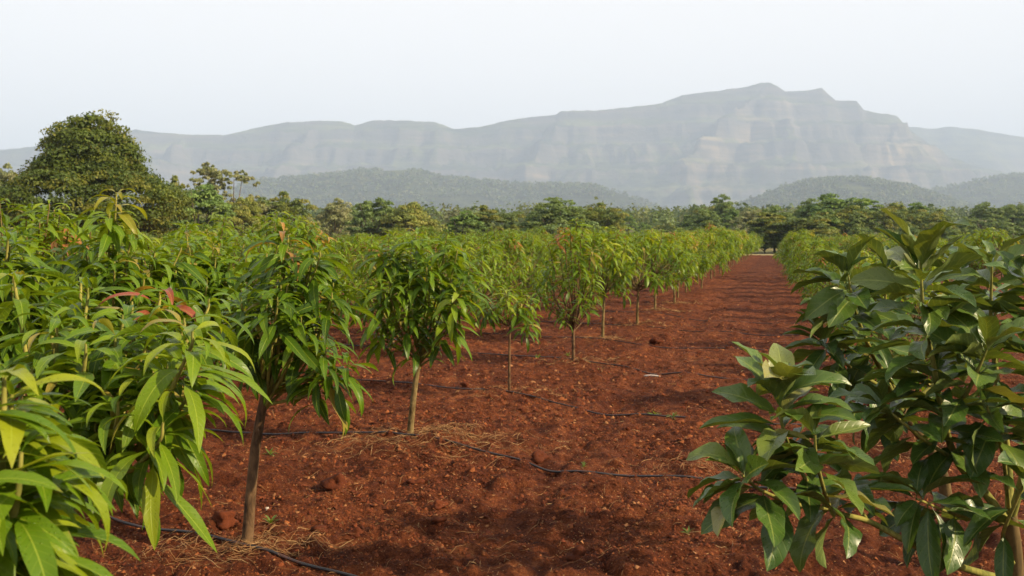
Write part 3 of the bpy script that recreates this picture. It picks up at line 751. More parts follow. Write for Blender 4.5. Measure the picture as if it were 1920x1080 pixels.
def random_tips(rng, h, w, z0, n, young_p=0.12):
    """Shoot ends spread through an upright egg-shaped crown."""
    tips = []
    for k in range(n):
        s = (k + 0.5) / n
        z = z0 + (h - z0) * (0.18 + 0.80 * s) + rng.normal() * 0.06
        env = w / 2 * math.sin(math.pi * min(0.30 + 0.66 * s, 0.97)) ** 0.7
        ra = env * (0.35 + 0.65 * math.sqrt(rng.random())); az = k * 2.39996 + rng.normal() * 0.3
        yc = None
        if s > 0.55 and rng.random() < young_p: yc = [(0.30, 0.11, 0.04), (0.34, 0.19, 0.04), (0.24, 0.20, 0.04)][int(rng.integers(0, 3))]
        tips.append((np.array([math.cos(az) * ra, math.sin(az) * ra, z]), None, 0.30 * (s - 0.5) + rng.normal() * 0.17, yc))
    return tips

# ---------------- mango saplings near the camera, leaf by leaf
def near_mango(seed, base_xy, fork_px, trunk_px, tips_px, label, size=0.24, per=19, tone=0.5, r=(0.036, 0.026), res='near', bark=M_BARK, group=None, extra=14):
    rng = np.random.default_rng(seed)
    b = np.array([base_xy[0], base_xy[1], gz(*base_xy)])
    tips = [(px(x, y, Y) - b, n, dt, yc) for (x, y, Y, n, dt, yc) in tips_px]
    fk = px(*fork_px) - b; own = list(tips)
    for k in range(extra):                               # shoots inside the crown
        p, q = own[int(rng.integers(len(own)))][0], own[int(rng.integers(len(own)))][0]
        t = rng.uniform(0.3, 0.7); c = p * t + q * (1 - t) + rng.normal(size=3) * 0.05
        tips.append((c, 12, -0.12 + rng.normal() * 0.08, None))
    L = mango_layout(rng, px(*fork_px) - b, tips, [np.array([0, 0, -0.05])] + [px(*q) - b for q in trunk_px] + [px(*fork_px) - b], r, size, per, tone)
    return realize_objects(L, 'mango_tree', b, 'mango', res, bark, M_TWIG, label, 'tree', group)

RED, ORANGE, COPPER = (0.24, 0.06, 0.035), (0.34, 0.17, 0.05), (0.30, 0.13, 0.05)
# first tree of the row with its bare brown trunk
Y1 = ROW1[0][1]
near_mango(1, ROW1[0], (498, 735, Y1), [(466, 985, Y1), (470, 930, Y1), (479, 840, Y1), (490, 775, Y1)],
           [(540, 440, Y1, None, .05, None), (532, 437, Y1 - .05, 8, .1, ORANGE), (600, 470, Y1 - .1, None, -.05, None), (500, 475, Y1 + .2, None, -.1, None), (625, 530, Y1 - .1, None, 0, None),
            (452, 555, Y1 - .2, None, 0, None), (500, 560, Y1 - .35, None, .1, None), (565, 592, Y1 - .35, None, .12, None), (540, 520, Y1 - .2, None, -.1, None), (470, 640, Y1 - .1, None, -.15, None),
            (655, 680, Y1 - .25, 16, .02, None), (590, 640, Y1 + .2, 14, -.15, None), (440, 600, Y1 + .2, None, -.1, None), (610, 705, Y1 - .1, 9, -.2, None)],
           'mango tree with bare brown trunk nearest the camera beside the red path', size=0.27, per=17, tone=0.45, extra=16)
# second tree with the pale straight trunk
Y2 = ROW1[1][1]
near_mango(2, ROW1[1], (787, 672, Y2), [(770, 800, Y2), (774, 760, Y2), (780, 710, Y2)],
           [(780, 438, Y2, None, .1, None), (835, 452, Y2, None, .05, None), (715, 470, Y2 + .1, None, .05, None), (875, 505, Y2, None, 0, None), (730, 530, Y2 - .2, None, .05, None), (800, 500, Y2 - .2, None, 0, None),
            (857, 548, Y2 - .45, 18, .28, None), (690, 550, Y2, None, 0, None), (760, 590, Y2 - .3, None, -.15, None), (830, 610, Y2 - .1, None, -.1, None), (705, 615, Y2 - .1, None, -.05, None), (770, 640, Y2 - .2, 12, -.2, None),
            (850, 590, Y2 - .3, None, .1, None), (770, 485, Y2 + .2, None, .1, None)],
           'mango tree with pale straight trunk standing on a straw covered mound', size=0.30, per=18, tone=0.50, r=(0.033, 0.024), bark=M_BARK_PALE)
# leafy tree filling the corner next to the camera
near_mango(3, (-1.72, 3.05), (110, 930, 3.0), [(90, 1330, 3.05), (100, 1100, 3.02)],
           [(361, 622, 2.60, 19, .18, None), (306, 792, 2.50, 13, .22, None), (222, 752, 2.58, 15, .08, None), (165, 800, 2.72, 17, -.12, None), (161, 645, 2.70, 18, .10, None), (60, 690, 2.75, 16, .0, None),
            (276, 628, 2.95, 16, .0, None), (28, 516, 3.2, 17, .05, None), (165, 540, 3.3, 17, -.08, None), (300, 548, 3.45, 12, 0, RED), (392, 560, 3.5, 16, -.12, None), (95, 600, 3.0, 16, .05, None), (230, 590, 3.1, 16, -.05, None),
            (40, 780, 2.8, 14, -.2, None), (225, 815, 2.8, 12, -.2, None), (330, 690, 2.75, 13, .05, None)],
           'big leafy mango with long arching wet leaves, in front of the bare brown trunk', size=0.262, per=17, tone=0.58)
near_mango(4, (-1.25, 1.55), (-60, 1150, 1.6), [(-110, 1900, 1.55)],
           [(8, 708, 1.62, 14, .38, None), (-18, 800, 1.55, 14, .12, None), (-25, 880, 1.45, 12, .25, None), (30, 985, 1.75, 13, .05, None), (-90, 740, 1.7, 12, .1, None), (-110, 900, 1.6, 12, 0, None)],
           'out of focus mango shoot closest to the camera, yellow green leaves', size=0.24, per=12, tone=0.62)
near_mango(5, (-3.02, 5.9), (190, 690, 5.9), [(188, 950, 5.9), (186, 800, 5.9)],
           [(218, 362, 5.8, 15, .3, (0.23, 0.22, 0.025)), (205, 400, 5.7, None, .15, None), (245, 440, 5.7, None, .05, None), (160, 455, 5.8, None, .1, None), (120, 470, 5.9, None, 0, None), (290, 470, 5.9, None, .1, None), (215, 490, 5.5, None, 0, None),
            (150, 520, 5.7, None, -.05, None), (270, 520, 5.6, None, -.1, None), (330, 500, 6.1, None, .05, None), (200, 560, 5.8, None, -.1, None), (100, 540, 6.0, None, 0, None), (310, 560, 5.8, None, -.1, None), (180, 600, 6, None, -.1, None)],
           'tall mango with an upright new shoot standing higher than its neighbours', size=0.275, per=18, tone=0.5)
near_mango(6, (-2.75, 4.5), (-20, 720, 4.5), [(-22, 1050, 4.5), (-24, 860, 4.5)],
           [(18, 458, 4.3, None, .1, None), (-40, 480, 4.5, None, .0, None), (75, 500, 4.4, None, .05, None), (10, 530, 4.2, None, 0, None), (-80, 540, 4.4, None, -.1, None), (60, 570, 4.3, None, -.1, None), (-20, 600, 4.2, None, 0, None), (100, 540, 4.7, None, 0, None), (30, 620, 4.4, None, -.1, None)],
           'mango tree at the picture edge behind the big leafy one', size=0.275, per=18, tone=0.45)
near_mango(7, (-2.55, 6.9), (370, 690, 6.9), [(368, 880, 6.9), (369, 780, 6.9)],
           [(388, 520, 6.6, None, -.15, None), (340, 480, 6.8, None, .1, None), (430, 490, 6.9, None, .1, None), (300, 520, 6.8, None, 0, None), (400, 450, 7.1, None, .15, None), (360, 560, 6.6, None, -.1, None), (440, 560, 6.7, None, -.1, None), (330, 600, 6.7, None, -.1, None), (410, 600, 6.6, None, -.15, None), (460, 440, 7.2, None, .1, None), (350, 430, 7.2, None, .15, None)],
           'bushy mango tree seen through the gap between the tall shoot and the bare brown trunk', size=0.275, per=18, tone=0.5)

# ---------------- the rest of the orchard
VAR = []
for k in range(9):
    rng = np.random.default_rng(300 + k)
    h = [2.15, 2.3, 2.05, 2.2, 2.35, 2.15, 2.05, 2.25, 2.1][k]; w = [2.2, 2.4, 2.1, 2.3, 2.0, 2.5, 2.2, 2.3, 2.4][k]; z0 = [0.75, 0.7, 0.8, 0.72, 0.85, 0.7, 0.75, 0.68, 0.72][k]
    L = mango_layout(rng, (0.03, 0.02, z0 + 0.12), random_tips(rng, h, w, z0, 46), [(0, 0, -0.05), (0.01, 0, z0 * 0.4), (0.03, 0.01, z0 * 0.8), (0.03, 0.02, z0 + 0.12)], (0.034, 0.022), 0.275, 16, 0.52)
    tb, cb = realize_joined(L, 'mango', 'far')
    VAR.append((tb.mesh('trunk', M_BARK_PALE), cb.mesh('crown', M_MANGO), h))
LOWVAR = []
for k in range(6):
    rng = np.random.default_rng(330 + k)
    h = [2.1, 2.25, 2.0, 2.3, 2.15, 2.05][k]; w = [2.0, 2.2, 2.1, 1.9, 2.3, 2.1][k]; z0 = [0.15, 0.2, 0.1, 0.2, 0.12, 0.18][k]
    L = mango_layout(rng, (0.03, 0.02, 0.5), random_tips(rng, h, w, z0, 44), [(0, 0, -0.05), (0.01, 0, 0.2), (0.03, 0.02, 0.5)], (0.036, 0.026), 0.275, 15, 0.52)
    tb, cb = realize_joined(L, 'mango', 'far')
    LOWVAR.append((tb.mesh('trunk', M_BARK_PALE), cb.mesh('crown', M_MANGO), h))
def small_variant(seed, h, w, z0, n, trunk, size):
    rng = np.random.default_rng(seed)
    L = mango_layout(rng, (0.01, 0.0, z0), random_tips(rng, h, w, z0, n, 0.2), [(0, 0, -0.05), (0.0, 0, z0 * 0.5), (0.01, 0.0, z0)], trunk, size, 15, 0.55)
    tb, cb = realize_joined(L, 'mango', 'mid')
    return tb.mesh('trunk', M_BARK), cb.mesh('crown', M_MANGO), h
SMALL = small_variant(350, 1.30, 0.9, 0.86, 13, (0.017, 0.013), 0.22)
LOWER = small_variant(351, 2.2, 1.3, 0.55, 32, (0.030, 0.022), 0.24)
def orchard_tree(var, x, y, rz, s, label, group=None, tone=0.0):
    if y < 40: s = min(s, (2.42 if x / y < -0.40 else 2.05 + 0.36 * (0.5 + 0.5 * math.sin(x * 7.3 + y * 3.1))) / var[2])
    else: s *= 1.07 + 0.13 * math.sin(x * 5.3 + y * 2.1)
    o = empty('mango_tree', (x, y, gz(x, y)), rz, s)
    link('trunk', var[0], o); c = link('crown', var[1], o); c['kind'] = 'stuff'
    c.color = (0.012 * tone + 0.004, 0.012 * tone + 0.004, 0.0, 1)
    tag(o, label, 'tree', group)
    return o
ROWLAB = ['slender sapling with a small leafy tuft on a thin bare stem beside the path', 'slim mango tree with a tall narrow crown, fourth along the row edging the path',
          'fifth mango tree along the row that edges the path', 'sixth mango tree along the row that edges the path', 'seventh mango tree along the row that edges the path', 'eighth mango tree along the row that edges the path']
orchard_tree(SMALL, *ROW1[2], 0.5, 1.0, ROWLAB[0])
orchard_tree(LOWER, *ROW1[3], 1.9, 1.0, ROWLAB[1])
rng = np.random.default_rng(9)
for k in range(4, 8):
    orchard_tree(VAR[k], *ROW1[k], rng.uniform(0, 6), rng.uniform(0.92, 1.03), ROWLAB[k - 2], None, rng.uniform(0, 1))
ORD = ['ninth', 'tenth', 'eleventh', 'twelfth', 'thirteenth', 'fourteenth', 'fifteenth', 'sixteenth']
row1_pos = [tuple(q) for q in ROW1]
y = ROW1[7][1] + 2.8; k = 0
while y < 106:                                       # on down the row beside the path
    x = ROW_S * y + L1_OFF + rng.normal() * 0.12
    row1_pos.append((x, y))
    orchard_tree(VAR[int(rng.integers(0, 9))], x, y, rng.uniform(0, 6), rng.uniform(0.92, 1.12),
                 ORD[k] + ' mango tree along the row that edges the path' if k < len(ORD) else 'mango tree at the far end of the row that edges the red path', 'far trees of the row beside the path', rng.uniform(0, 1.2))
    y += 2.75 + rng.normal() * 0.2; k += 1
NTH = ['bare brown trunk', 'pale straight trunk', 'slender sapling', 'fourth tree', 'fifth tree', 'sixth tree', 'seventh tree', 'eighth tree', 'ninth tree', 'tenth tree', 'eleventh tree', 'twelfth tree']
used = set()
def second_row_label(x, y):
    ang = x / y; a = [q[0] / q[1] for q in row1_pos[:12]]
    for k in range(11):
        if a[k] <= ang < a[k + 1]:
            lab = 'second row mango tree showing between the %s and the %s' % (NTH[k], NTH[k + 1])
            if lab not in used: used.add(lab); return lab
            lab = 'next mango tree back, also between the %s and the %s' % (NTH[k], NTH[k + 1])
            if lab not in used: used.add(lab); return lab
    return 'mango tree of the second row, half hidden behind the row beside the path'
for xp, Y, sc, lab in [(40, 8.6, 1.08, 'tall mango crown behind the tree at the picture edge, below the big olive tree'), (120, 9.6, 1.08, 'mango crown just behind the upright new shoot'), (330, 10.6, 0.93, 'mango crown between the upright new shoot and the bushy one'), (470, 11.0, 0.88, 'mango crown rising behind the tree with the bare brown trunk')]:
    orchard_tree(LOWVAR[int(rng.integers(0, 6))], (xp - 960) / F * Y, Y, rng.uniform(0, 6), sc, lab, None, rng.uniform(0, 1))
OFFS = [-7.0, -10.2, -13.6, -17.0, -20.6, -24.4, -28.5]
for ri, off in enumerate(OFFS):
    y = [13.0, 10.5][ri] if ri < 2 else 7.8 + rng.uniform(0, 2)
    while y < 104:
        x = ROW_S * y + off + rng.normal() * 0.2
        if 960 + F * x / y > -170 and y > 8.0:
            near = ri == 0
            orchard_tree(LOWVAR[int(rng.integers(0, 6))] if (ri or y > 15) else VAR[int(rng.integers(0, 9))], x, y, rng.uniform(0, 6), rng.uniform(0.92, 1.12) * (1.06 if x / y < -.25 else 1.0),
                         second_row_label(x, y) if near else 'mango tree deep in the orchard with only its leafy top showing',
                         'second row of mango trees' if near else 'mango trees deep in the orchard', rng.uniform(-.2, 1.2))
        y += (2.3 if ri < 2 else 3.3) + rng.normal() * 0.25
ORD2 = ['first', 'second', 'third', 'fourth', 'fifth', 'sixth', 'seventh', 'eighth']
y = 9.6; k = 0
while y < 106:                                       # row across the path
    orchard_tree(LOWVAR[int(rng.integers(0, 6))], ROW_S * y + R1_OFF + rng.normal() * 0.12 + (0.35 if y < 20 else 0), y, rng.uniform(0, 6), rng.uniform(0.74, 0.84) if y < 26 else rng.uniform(0.86, 0.98),
                 ORD2[k] + ' mango bush beyond the avocados in the row across the path' if k < 8 else 'mango tree across the path, at the far end of its row', 'row of mango trees across the path', rng.uniform(0, 1.2))
    y += 2.6 + rng.normal() * 0.2; k += 1
y = 22.0
while y < 106:
    orchard_tree(VAR[int(rng.integers(0, 9))], ROW_S * y + R1_OFF + 4.2 + rng.normal() * 0.12, y, rng.uniform(0, 6), rng.uniform(0.86, 1.0),
                 'mango tree across the path, only its top showing over the nearer row', 'second row of mango trees across the path', rng.uniform(0, 1.2))
    y += 3.0 + rng.normal() * 0.2

# ---------------- avocado trees at the path's near end
def avocado(seed, base, trunk, branches, label, size=0.27, tone=0.46, r=(0.040, 0.028)):
    rng = np.random.default_rng(seed)
    b = np.array([base[0], base[1], gz(*base)])
    L = {'trunk': (smooth_path([np.array([0, 0, -0.05])] + [px(*q) - b for q in trunk], 6), r), 'branch': []}
    for pts, r0, zones in branches:
        P = smooth_path([px(*q) - b for q in pts], 7); m = len(P)
        rad = np.linspace(r0, 0.0045, m)
        lv = []
        for (s0, s1, n, dt, sz, hang) in zones:            # stretches of the shoot that carry leaves
            n = int(n * 1.2)
            for k in range(n):
                s = s1 - (s1 - s0) * k / max(n - 1, 1)
                fi = s * (m - 1); i = min(int(fi), m - 2); p = P[i] + (P[i + 1] - P[i]) * (fi - i)
                ax = P[i + 1] - P[i]
                end = s > 0.93
                w = whorl(rng, p, ax * 1.0 + np.array([0, 0, 0.3]) * np.linalg.norm(ax), 'avocado', 1, size * sz, tone + dt, None, 0.0, 0.0)[0]
                az = k * 2.39996 + rng.normal() * 0.25 + seed
                axn = ax / np.linalg.norm(ax) * 0.6 + np.array([0, 0, 0.6]); axn /= np.linalg.norm(axn)
                a = np.cross(axn, (0.2, 0.9, 0.3)); a /= np.linalg.norm(a); bb = np.cross(axn, a)
                el = (1.10 if end else 0.62) - 0.55 * (1 - (s - s0) / max(s1 - s0, 1e-3)) - hang + rng.normal() * 0.18
                d = (a * math.cos(az) + bb * math.sin(az)) * math.cos(el) + axn * math.sin(el)
                want = 0.65 + 0.35 * max(d[2], 0) + rng.normal() * 0.28
                vi = int(np.argmin([abs(want - q * 0.85) for q in DROOPS])) * 3 + int(rng.integers(0, 3))
                sc = size * sz * rng.uniform(0.8, 1.12) * (0.62 if s > 0.985 else 1)
                lv.append((p, frame(d, rng, 0.35), sc, vi, w[4]))
        L['branch'].append((P, rad, lv))
    return realize_objects(L, 'avocado_tree', b, 'avocado', 'near', M_AVOBARK, M_AVOBARK if False else M_TWIG, label, 'tree')
avocado(11, (2.07, 3.5), [(1908, 1250, 3.5), (1903, 1060, 3.5), (1893, 965, 3.5)],
        [([(1893, 985, 3.5), (1840, 915, 3.45), (1795, 865, 3.38), (1768, 780, 3.32), (1750, 680, 3.28), (1732, 590, 3.28), (1726, 488, 3.28)], 0.020, [(0.36, 0.62, 17, -.02, 1.0, .15), (0.62, 0.86, 17, .1, 1.0, 0), (0.86, 1.0, 16, .12, 1.05, 0)]),
         ([(1893, 985, 3.5), (1890, 860, 3.6), (1868, 700, 3.62), (1858, 610, 3.6), (1860, 492, 3.6)], 0.018, [(0.35, 0.75, 16, -.05, .95, .1), (0.8, 1.0, 15, .12, 1.0, 0)]),
         ([(1895, 975, 3.5), (1925, 860, 3.45), (1945, 700, 3.4), (1950, 535, 3.4)], 0.018, [(0.35, 0.8, 15, 0, 1.0, .1), (0.85, 1.0, 12, .1, 1.0, 0)]),
         ([(1902, 1090, 3.5), (1850, 1078, 3.4), (1773, 1053, 3.32), (1690, 1010, 3.25), (1627, 977, 3.18), (1556, 954, 3.12), (1504, 887, 3.08), (1468, 802, 3.06), (1462, 735, 3.06)], 0.017,
          [(0.56, 0.80, 12, -.12, .95, .4), (0.80, 0.94, 14, .12, 1.0, 0), (0.95, 1.0, 12, .2, 1.0, -.2)]),
         ([(1556, 954, 3.12), (1490, 945, 3.02), (1425, 918, 2.98), (1392, 892, 2.96)], 0.009, [(0.35, 0.8, 10, -.05, .95, .15), (0.85, 1.0, 11, .08, .98, -.05)]),
         ([(1556, 954, 3.12), (1540, 900, 3.0), (1530, 850, 2.98), (1528, 815, 2.97)], 0.008, [(0.4, 1.0, 12, .12, .85, .0)]),
         ([(1627, 977, 3.18), (1600, 935, 3.25), (1590, 895, 3.28)], 0.008, [(0.4, 1.0, 11, -.02, .95, .1)]),
         ([(1893, 985, 3.5), (1850, 968, 3.42), (1793, 965, 3.36), (1718, 935, 3.26)], 0.011, [(0.5, 0.85, 9, -.2, 1.0, .7), (0.88, 1.0, 11, -.1, 1.05, .45)]),
         ([(1800, 868, 3.38), (1740, 830, 3.3), (1690, 790, 3.3), (1655, 760, 3.35)], 0.009, [(0.35, 0.8, 8, -.12, .95, .3), (0.85, 1.0, 9, -.05, .95, .1)]),
         ([(1768, 780, 3.32), (1810, 740, 3.2), (1835, 690, 3.15), (1850, 655, 3.14)], 0.009, [(0.3, 0.8, 9, 0, .95, .15), (0.85, 1.0, 9, .1, 1.0, .05)]),
         ([(1893, 965, 3.5), (1880, 850, 3.3), (1860, 790, 3.2), (1850, 760, 3.18)], 0.009, [(0.4, 1.0, 12, 0.0, 1.0, .3)]),
         ([(1902, 1060, 3.5), (1880, 1010, 3.3), (1905, 940, 3.2), (1925, 900, 3.15)], 0.009, [(0.4, 1.0, 9, -.1, 1.0, .4)])],
        'large glossy avocado bush with broad dark leaves, nearest the camera beside the path')
avocado(12, (2.56, 4.95), [(1782, 1000, 4.95), (1760, 870, 4.9), (1690, 770, 4.8)],
        [([(1690, 770, 4.8), (1658, 705, 4.6), (1625, 640, 4.4), (1600, 570, 4.25), (1590, 515, 4.2)], 0.018, [(0.3, 0.7, 20, -.02, 1.05, .2), (0.72, 1.0, 21, .06, 1.08, 0)]),
         ([(1670, 735, 4.7), (1610, 700, 4.5), (1565, 665, 4.4), (1540, 640, 4.35)], 0.012, [(0.3, 0.8, 13, -.15, 1.0, .35), (0.82, 1.0, 12, -.08, 1.0, .1)]),
         ([(1690, 770, 4.8), (1650, 640, 4.8), (1660, 560, 4.8), (1665, 500, 4.8)], 0.014, [(0.3, 0.75, 16, -.1, 1.0, .2), (0.8, 1.0, 14, .05, 1.0, 0)]),
         ([(1690, 770, 4.8), (1740, 640, 4.9), (1790, 560, 5.0), (1800, 490, 5.0)], 0.014, [(0.3, 0.75, 16, -.05, 1.0, .2), (0.8, 1.0, 14, .05, 1.0, 0)]),
         ([(1700, 790, 4.8), (1650, 770, 4.6), (1600, 760, 4.5)], 0.010, [(0.4, 1.0, 13, -.2, .95, .5)]),
         ([(1690, 770, 4.8), (1800, 680, 4.9), (1860, 600, 5.0), (1900, 520, 5.0)], 0.014, [(0.3, 0.75, 16, -.05, 1.0, .2), (0.8, 1.0, 14, .05, 1.0, 0)])],
        'avocado tree with drooping dark leaves directly behind the large glossy bush', tone=0.40)

# ------------------------------------------------------------------ drip hoses
def hose_material():
    m, n, l = new_mat('black_hose')
    out = n.new('ShaderNodeOutputMaterial'); p = n.new('ShaderNodeBsdfPrincipled'); l.new(p.outputs[0], out.inputs[0])
    g = n.new('ShaderNodeNewGeometry'); d = noise(n, l, 14, 5, 0.7, g.outputs['Position'])
    l.new(ramp(n, l, d, [(0.50, (0.012, 0.012, 0.014)), (0.70, (0.10, 0.032, 0.014))]), p.inputs['Base Color'])
    p.inputs['Roughness'].default_value = 0.45
    return m
M_HOSE = hose_material()
HOSES = [([(-120, 900), (60, 940), (190, 975), (330, 1005), (463, 1040), (540, 1056), (640, 1080), (900, 1150), (1300, 1240)], 0.0095, 'black drip hose past the foot of the bare brown trunk'),
         ([(250, 795), (400, 806), (485, 811), (600, 818), (700, 826), (770, 834), (900, 855), (1000, 875), (1090, 887), (1200, 895), (1330, 905), (1480, 925), (1700, 950)], 0.0095, 'long black drip hose across the path at the straw covered mound'),
         ([(560, 712), (690, 721), (800, 728), (945, 741), (1050, 755), (1150, 772), (1260, 785), (1400, 797), (1600, 803), (1800, 815)], 0.009, 'black drip hose running past the slender sapling'),
         ([(640, 648), (820, 660), (1000, 670), (1100, 682), (1180, 690), (1255, 702), (1340, 707), (1480, 716), (1700, 722)], 0.009, 'black drip hose with a white scrap lying on it'),
         ([(760, 618), (910, 627), (1000, 632), (1130, 641), (1220, 648), (1330, 652), (1480, 662)], 0.008, 'thin black drip hose at the fifth tree of the row'),
         ([(850, 600), (970, 605), (1060, 608), (1195, 613), (1310, 622), (1400, 627), (1500, 632)], 0.008, 'thin black drip hose at the sixth tree of the row'),
         ([(960, 580), (1130, 584), (1228, 589), (1310, 600), (1400, 606), (1500, 610)], 0.008, 'thin black drip hose at the seventh tree of the row')]
for pts, rad, lab in HOSES:
    P = smooth_path([np.append(ground_px(*q), 0) for q in pts], 24)
    d = np.arange(len(P))
    x = P[:, 0]; y = P[:, 1] + 0.02 * vnoise(P[:, 0] * 1.7, P[:, 1] * 0.3 + 4)
    zz = ground_h(x, y); k = np.hanning(33)[1:-1]; k /= k.sum()
    zs = np.convolve(np.pad(zz, 15, mode='edge'), k, mode='valid')
    z = zs + rad * 1.7 + 0.010 * np.minimum(vnoise(x * 1.3 + 3, y * 1.3) + 0.05, 0.0)
    v, f = tube(np.stack([x, y, z], 1), rad, 8)
    tag(link('drip_hose', make_mesh('drip_hose', v, f, M_HOSE)), lab, 'hose', 'drip irrigation hoses')
# white scrap on the hose
c = ground_px(1222, 703)
v, f = tube(smooth_path([(c[0] - .11, c[1], gz(*c) + .03), (c[0], c[1] - .02, gz(*c) + .04), (c[0] + .12, c[1] - .03, gz(*c) + .028)], 6), [0.006, 0.012, 0.014, 0.015, 0.014, 0.015, 0.013, 0.014, 0.012, 0.013, 0.012, 0.01, 0.006], 8)
m, n, l = new_mat('white_plastic'); o_ = n.new('ShaderNodeOutputMaterial'); p_ = n.new('ShaderNodeBsdfPrincipled'); l.new(p_.outputs[0], o_.inputs[0])
l.new(ramp(n, l, noise(n, l, 30), [(0.4, (0.40, 0.37, 0.34)), (0.7, (0.25, 0.16, 0.12))]), p_.inputs['Base Color']); p_.inputs['Roughness'].default_value = 0.5
tag(link('plastic_scrap', make_mesh('plastic_scrap', v, f, m)), 'small white plastic scrap lying along a drip hose on the path', 'scrap')

# ------------------------------------------------------------------ clods, crumbs, straw, weeds
def clod_geo(rng, n=16, m=11):
    th = np.linspace(0.02, math.pi - 0.02, m); ph = np.arange(n) / n * 2 * math.pi
    T, Pp = np.meshgrid(th, ph, indexing='ij')
    d = np.stack([np.sin(T) * np.cos(Pp), np.sin(T) * np.sin(Pp), np.cos(T)], -1)
    r = 1 + 0.35 * np.sin(d[..., 0] * 3.1 + rng.uniform(0, 6)) * np.sin(d[..., 1] * 2.7 + rng.uniform(0, 6)) + 0.25 * np.sin(d[..., 2] * 4 + rng.uniform(0, 6)) + 0.16 * rng.normal(size=T.shape) * np.sin(T)
    v = (d * r[..., None]).reshape(-1, 3)
    i, j = np.meshgrid(np.arange(m - 1), np.arange(n), indexing='ij')
    return v, np.stack([i * n + j, (i + 1) * n + j, (i + 1) * n + (j + 1) % n, i * n + (j + 1) % n], -1).reshape(-1, 4)
rng = np.random.default_rng(15)
CLODS = [(632, 912, 0.085, 'big dark clod of soil between the bare brown trunk and the mound'), (1010, 862, 0.075, 'reddish clod resting against the long hose on the path'), (1085, 1046, 0.065, 'rounded clod on the nearest bare soil of the path'),
         (823, 958, 0.045, 'small pinkish clod out on the open soil in front of the mound'), (822, 988, 0.04, 'small dark clod just below the pinkish one'), (778, 905, 0.05, 'dark clod at the straw below the mound'), (1175, 805, 0.04, 'pale red clod by the hose past the slender sapling'),
         (873, 727, 0.06, 'clod lying behind the hose of the slender sapling'), (1230, 645, 0.11, 'heap of dark soil on the path near the fifth tree'), (1360, 520 + 60, 0.07, 'clod far up the middle of the path'), (667, 1000, 0.05, 'clod near the straw at the bare brown trunk'), (420, 985, 0.07, 'broad flat clod behind the nearest hose'), (600, 1000, 0.045, 'squat clod beside the broad soil in front of the trunk')]
for x, y, s, lab in CLODS:
    c = ground_px(x, y); v, f = clod_geo(rng)
    v = v * s * np.array([1, 1, 0.75]); t = np.array([0.078, 0.020, 0.007]) * rng.uniform(0.8, 1.3)
    o = link('soil_clod', make_mesh('soil_clod', v, f, M_CRUMB, tint=np.broadcast_to(t, (len(v), 3)), smooth=False))
    o.location = (c[0], c[1], gz(*c) + s * 0.15); o.rotation_euler = (rng.uniform(-.3, .3), rng.uniform(-.3, .3), rng.uniform(0, 6))
    tag(o, lab, 'soil clod', 'loose clods on the soil')
pebble_c = ground_px(501, 949); v, f = clod_geo(rng, 8, 6)
o = link('pebble', make_mesh('pebble', v * 0.014, f, M_CRUMB, tint=np.broadcast_to(np.array([0.42, 0.36, 0.31]), (len(v), 3)))); o.location = (*pebble_c, gz(*pebble_c) + 0.008)
tag(o, 'tiny pale pebble on the soil beside the bare brown trunk', 'pebble')

def crumbs(name, n, r0, r1, s0, s1, seed, label):
    rng = np.random.default_rng(seed)
    r = np.exp(rng.uniform(math.log(r0), math.log(r1), n)); a = np.radians(rng.uniform(-36, 36, n))
    x = r * np.sin(a); y = r * np.cos(a)
    k = fbm(x * 1.3 + 30, y * 1.3, 3) > rng.uniform(-0.45, 0.35, n)
    x, y, r = x[k], y[k], r[k]; n = len(x)
    s = (s0 * (s1 / s0) ** (rng.random(n) ** 2.6)) * np.clip(r / 6.0, 0.8, 1.7)
    base = np.array([(1, 0, -.4), (0, 1, -.4), (-1, 0, -.4), (0, -1, -.4), (0, 0, .8)], float)
    F8 = np.array([(0, 1, 4), (1, 2, 4), (2, 3, 4), (3, 0, 4)])
    v = base[None] * rng.uniform(0.5, 1.3, (n, 5, 1)) + rng.normal(size=(n, 5, 3)) * 0.28
    az = rng.uniform(0, 6.28, n); ca, sa = np.cos(az), np.sin(az)
    vx = v[..., 0] * ca[:, None] - v[..., 1] * sa[:, None]; vy = v[..., 0] * sa[:, None] + v[..., 1] * ca[:, None]
    v = np.stack([vx, vy, v[..., 2] * 0.75], -1) * s[:, None, None]
    v = v + np.stack([x, y, ground_h(x, y) + s * 0.25], -1)[:, None, :]
    pal = np.array([(0.085, 0.021, 0.008), (0.140, 0.039, 0.013), (0.20, 0.066, 0.022), (0.11, 0.028, 0.010), (0.28, 0.13, 0.055), (0.06, 0.017, 0.008)])
    t = pal[rng.choice(6, n, p=[.24, .28, .16, .2, .04, .08])] * rng.uniform(0.8, 1.2, n)[:, None]
    f = (np.arange(n) * 5)[:, None, None] + F8[None]
    o = link(name, make_mesh(name, v.reshape(-1, 3), f.reshape(-1, 3), M_CRUMB, tint=np.repeat(t, 5, axis=0), smooth=False))
    tag(o, label, 'soil', kind='stuff')
crumbs('soil_crumbs', 280000, 3.6, 30, 0.003, 0.021, 71, 'crumbly red soil strewn over the whole near field')

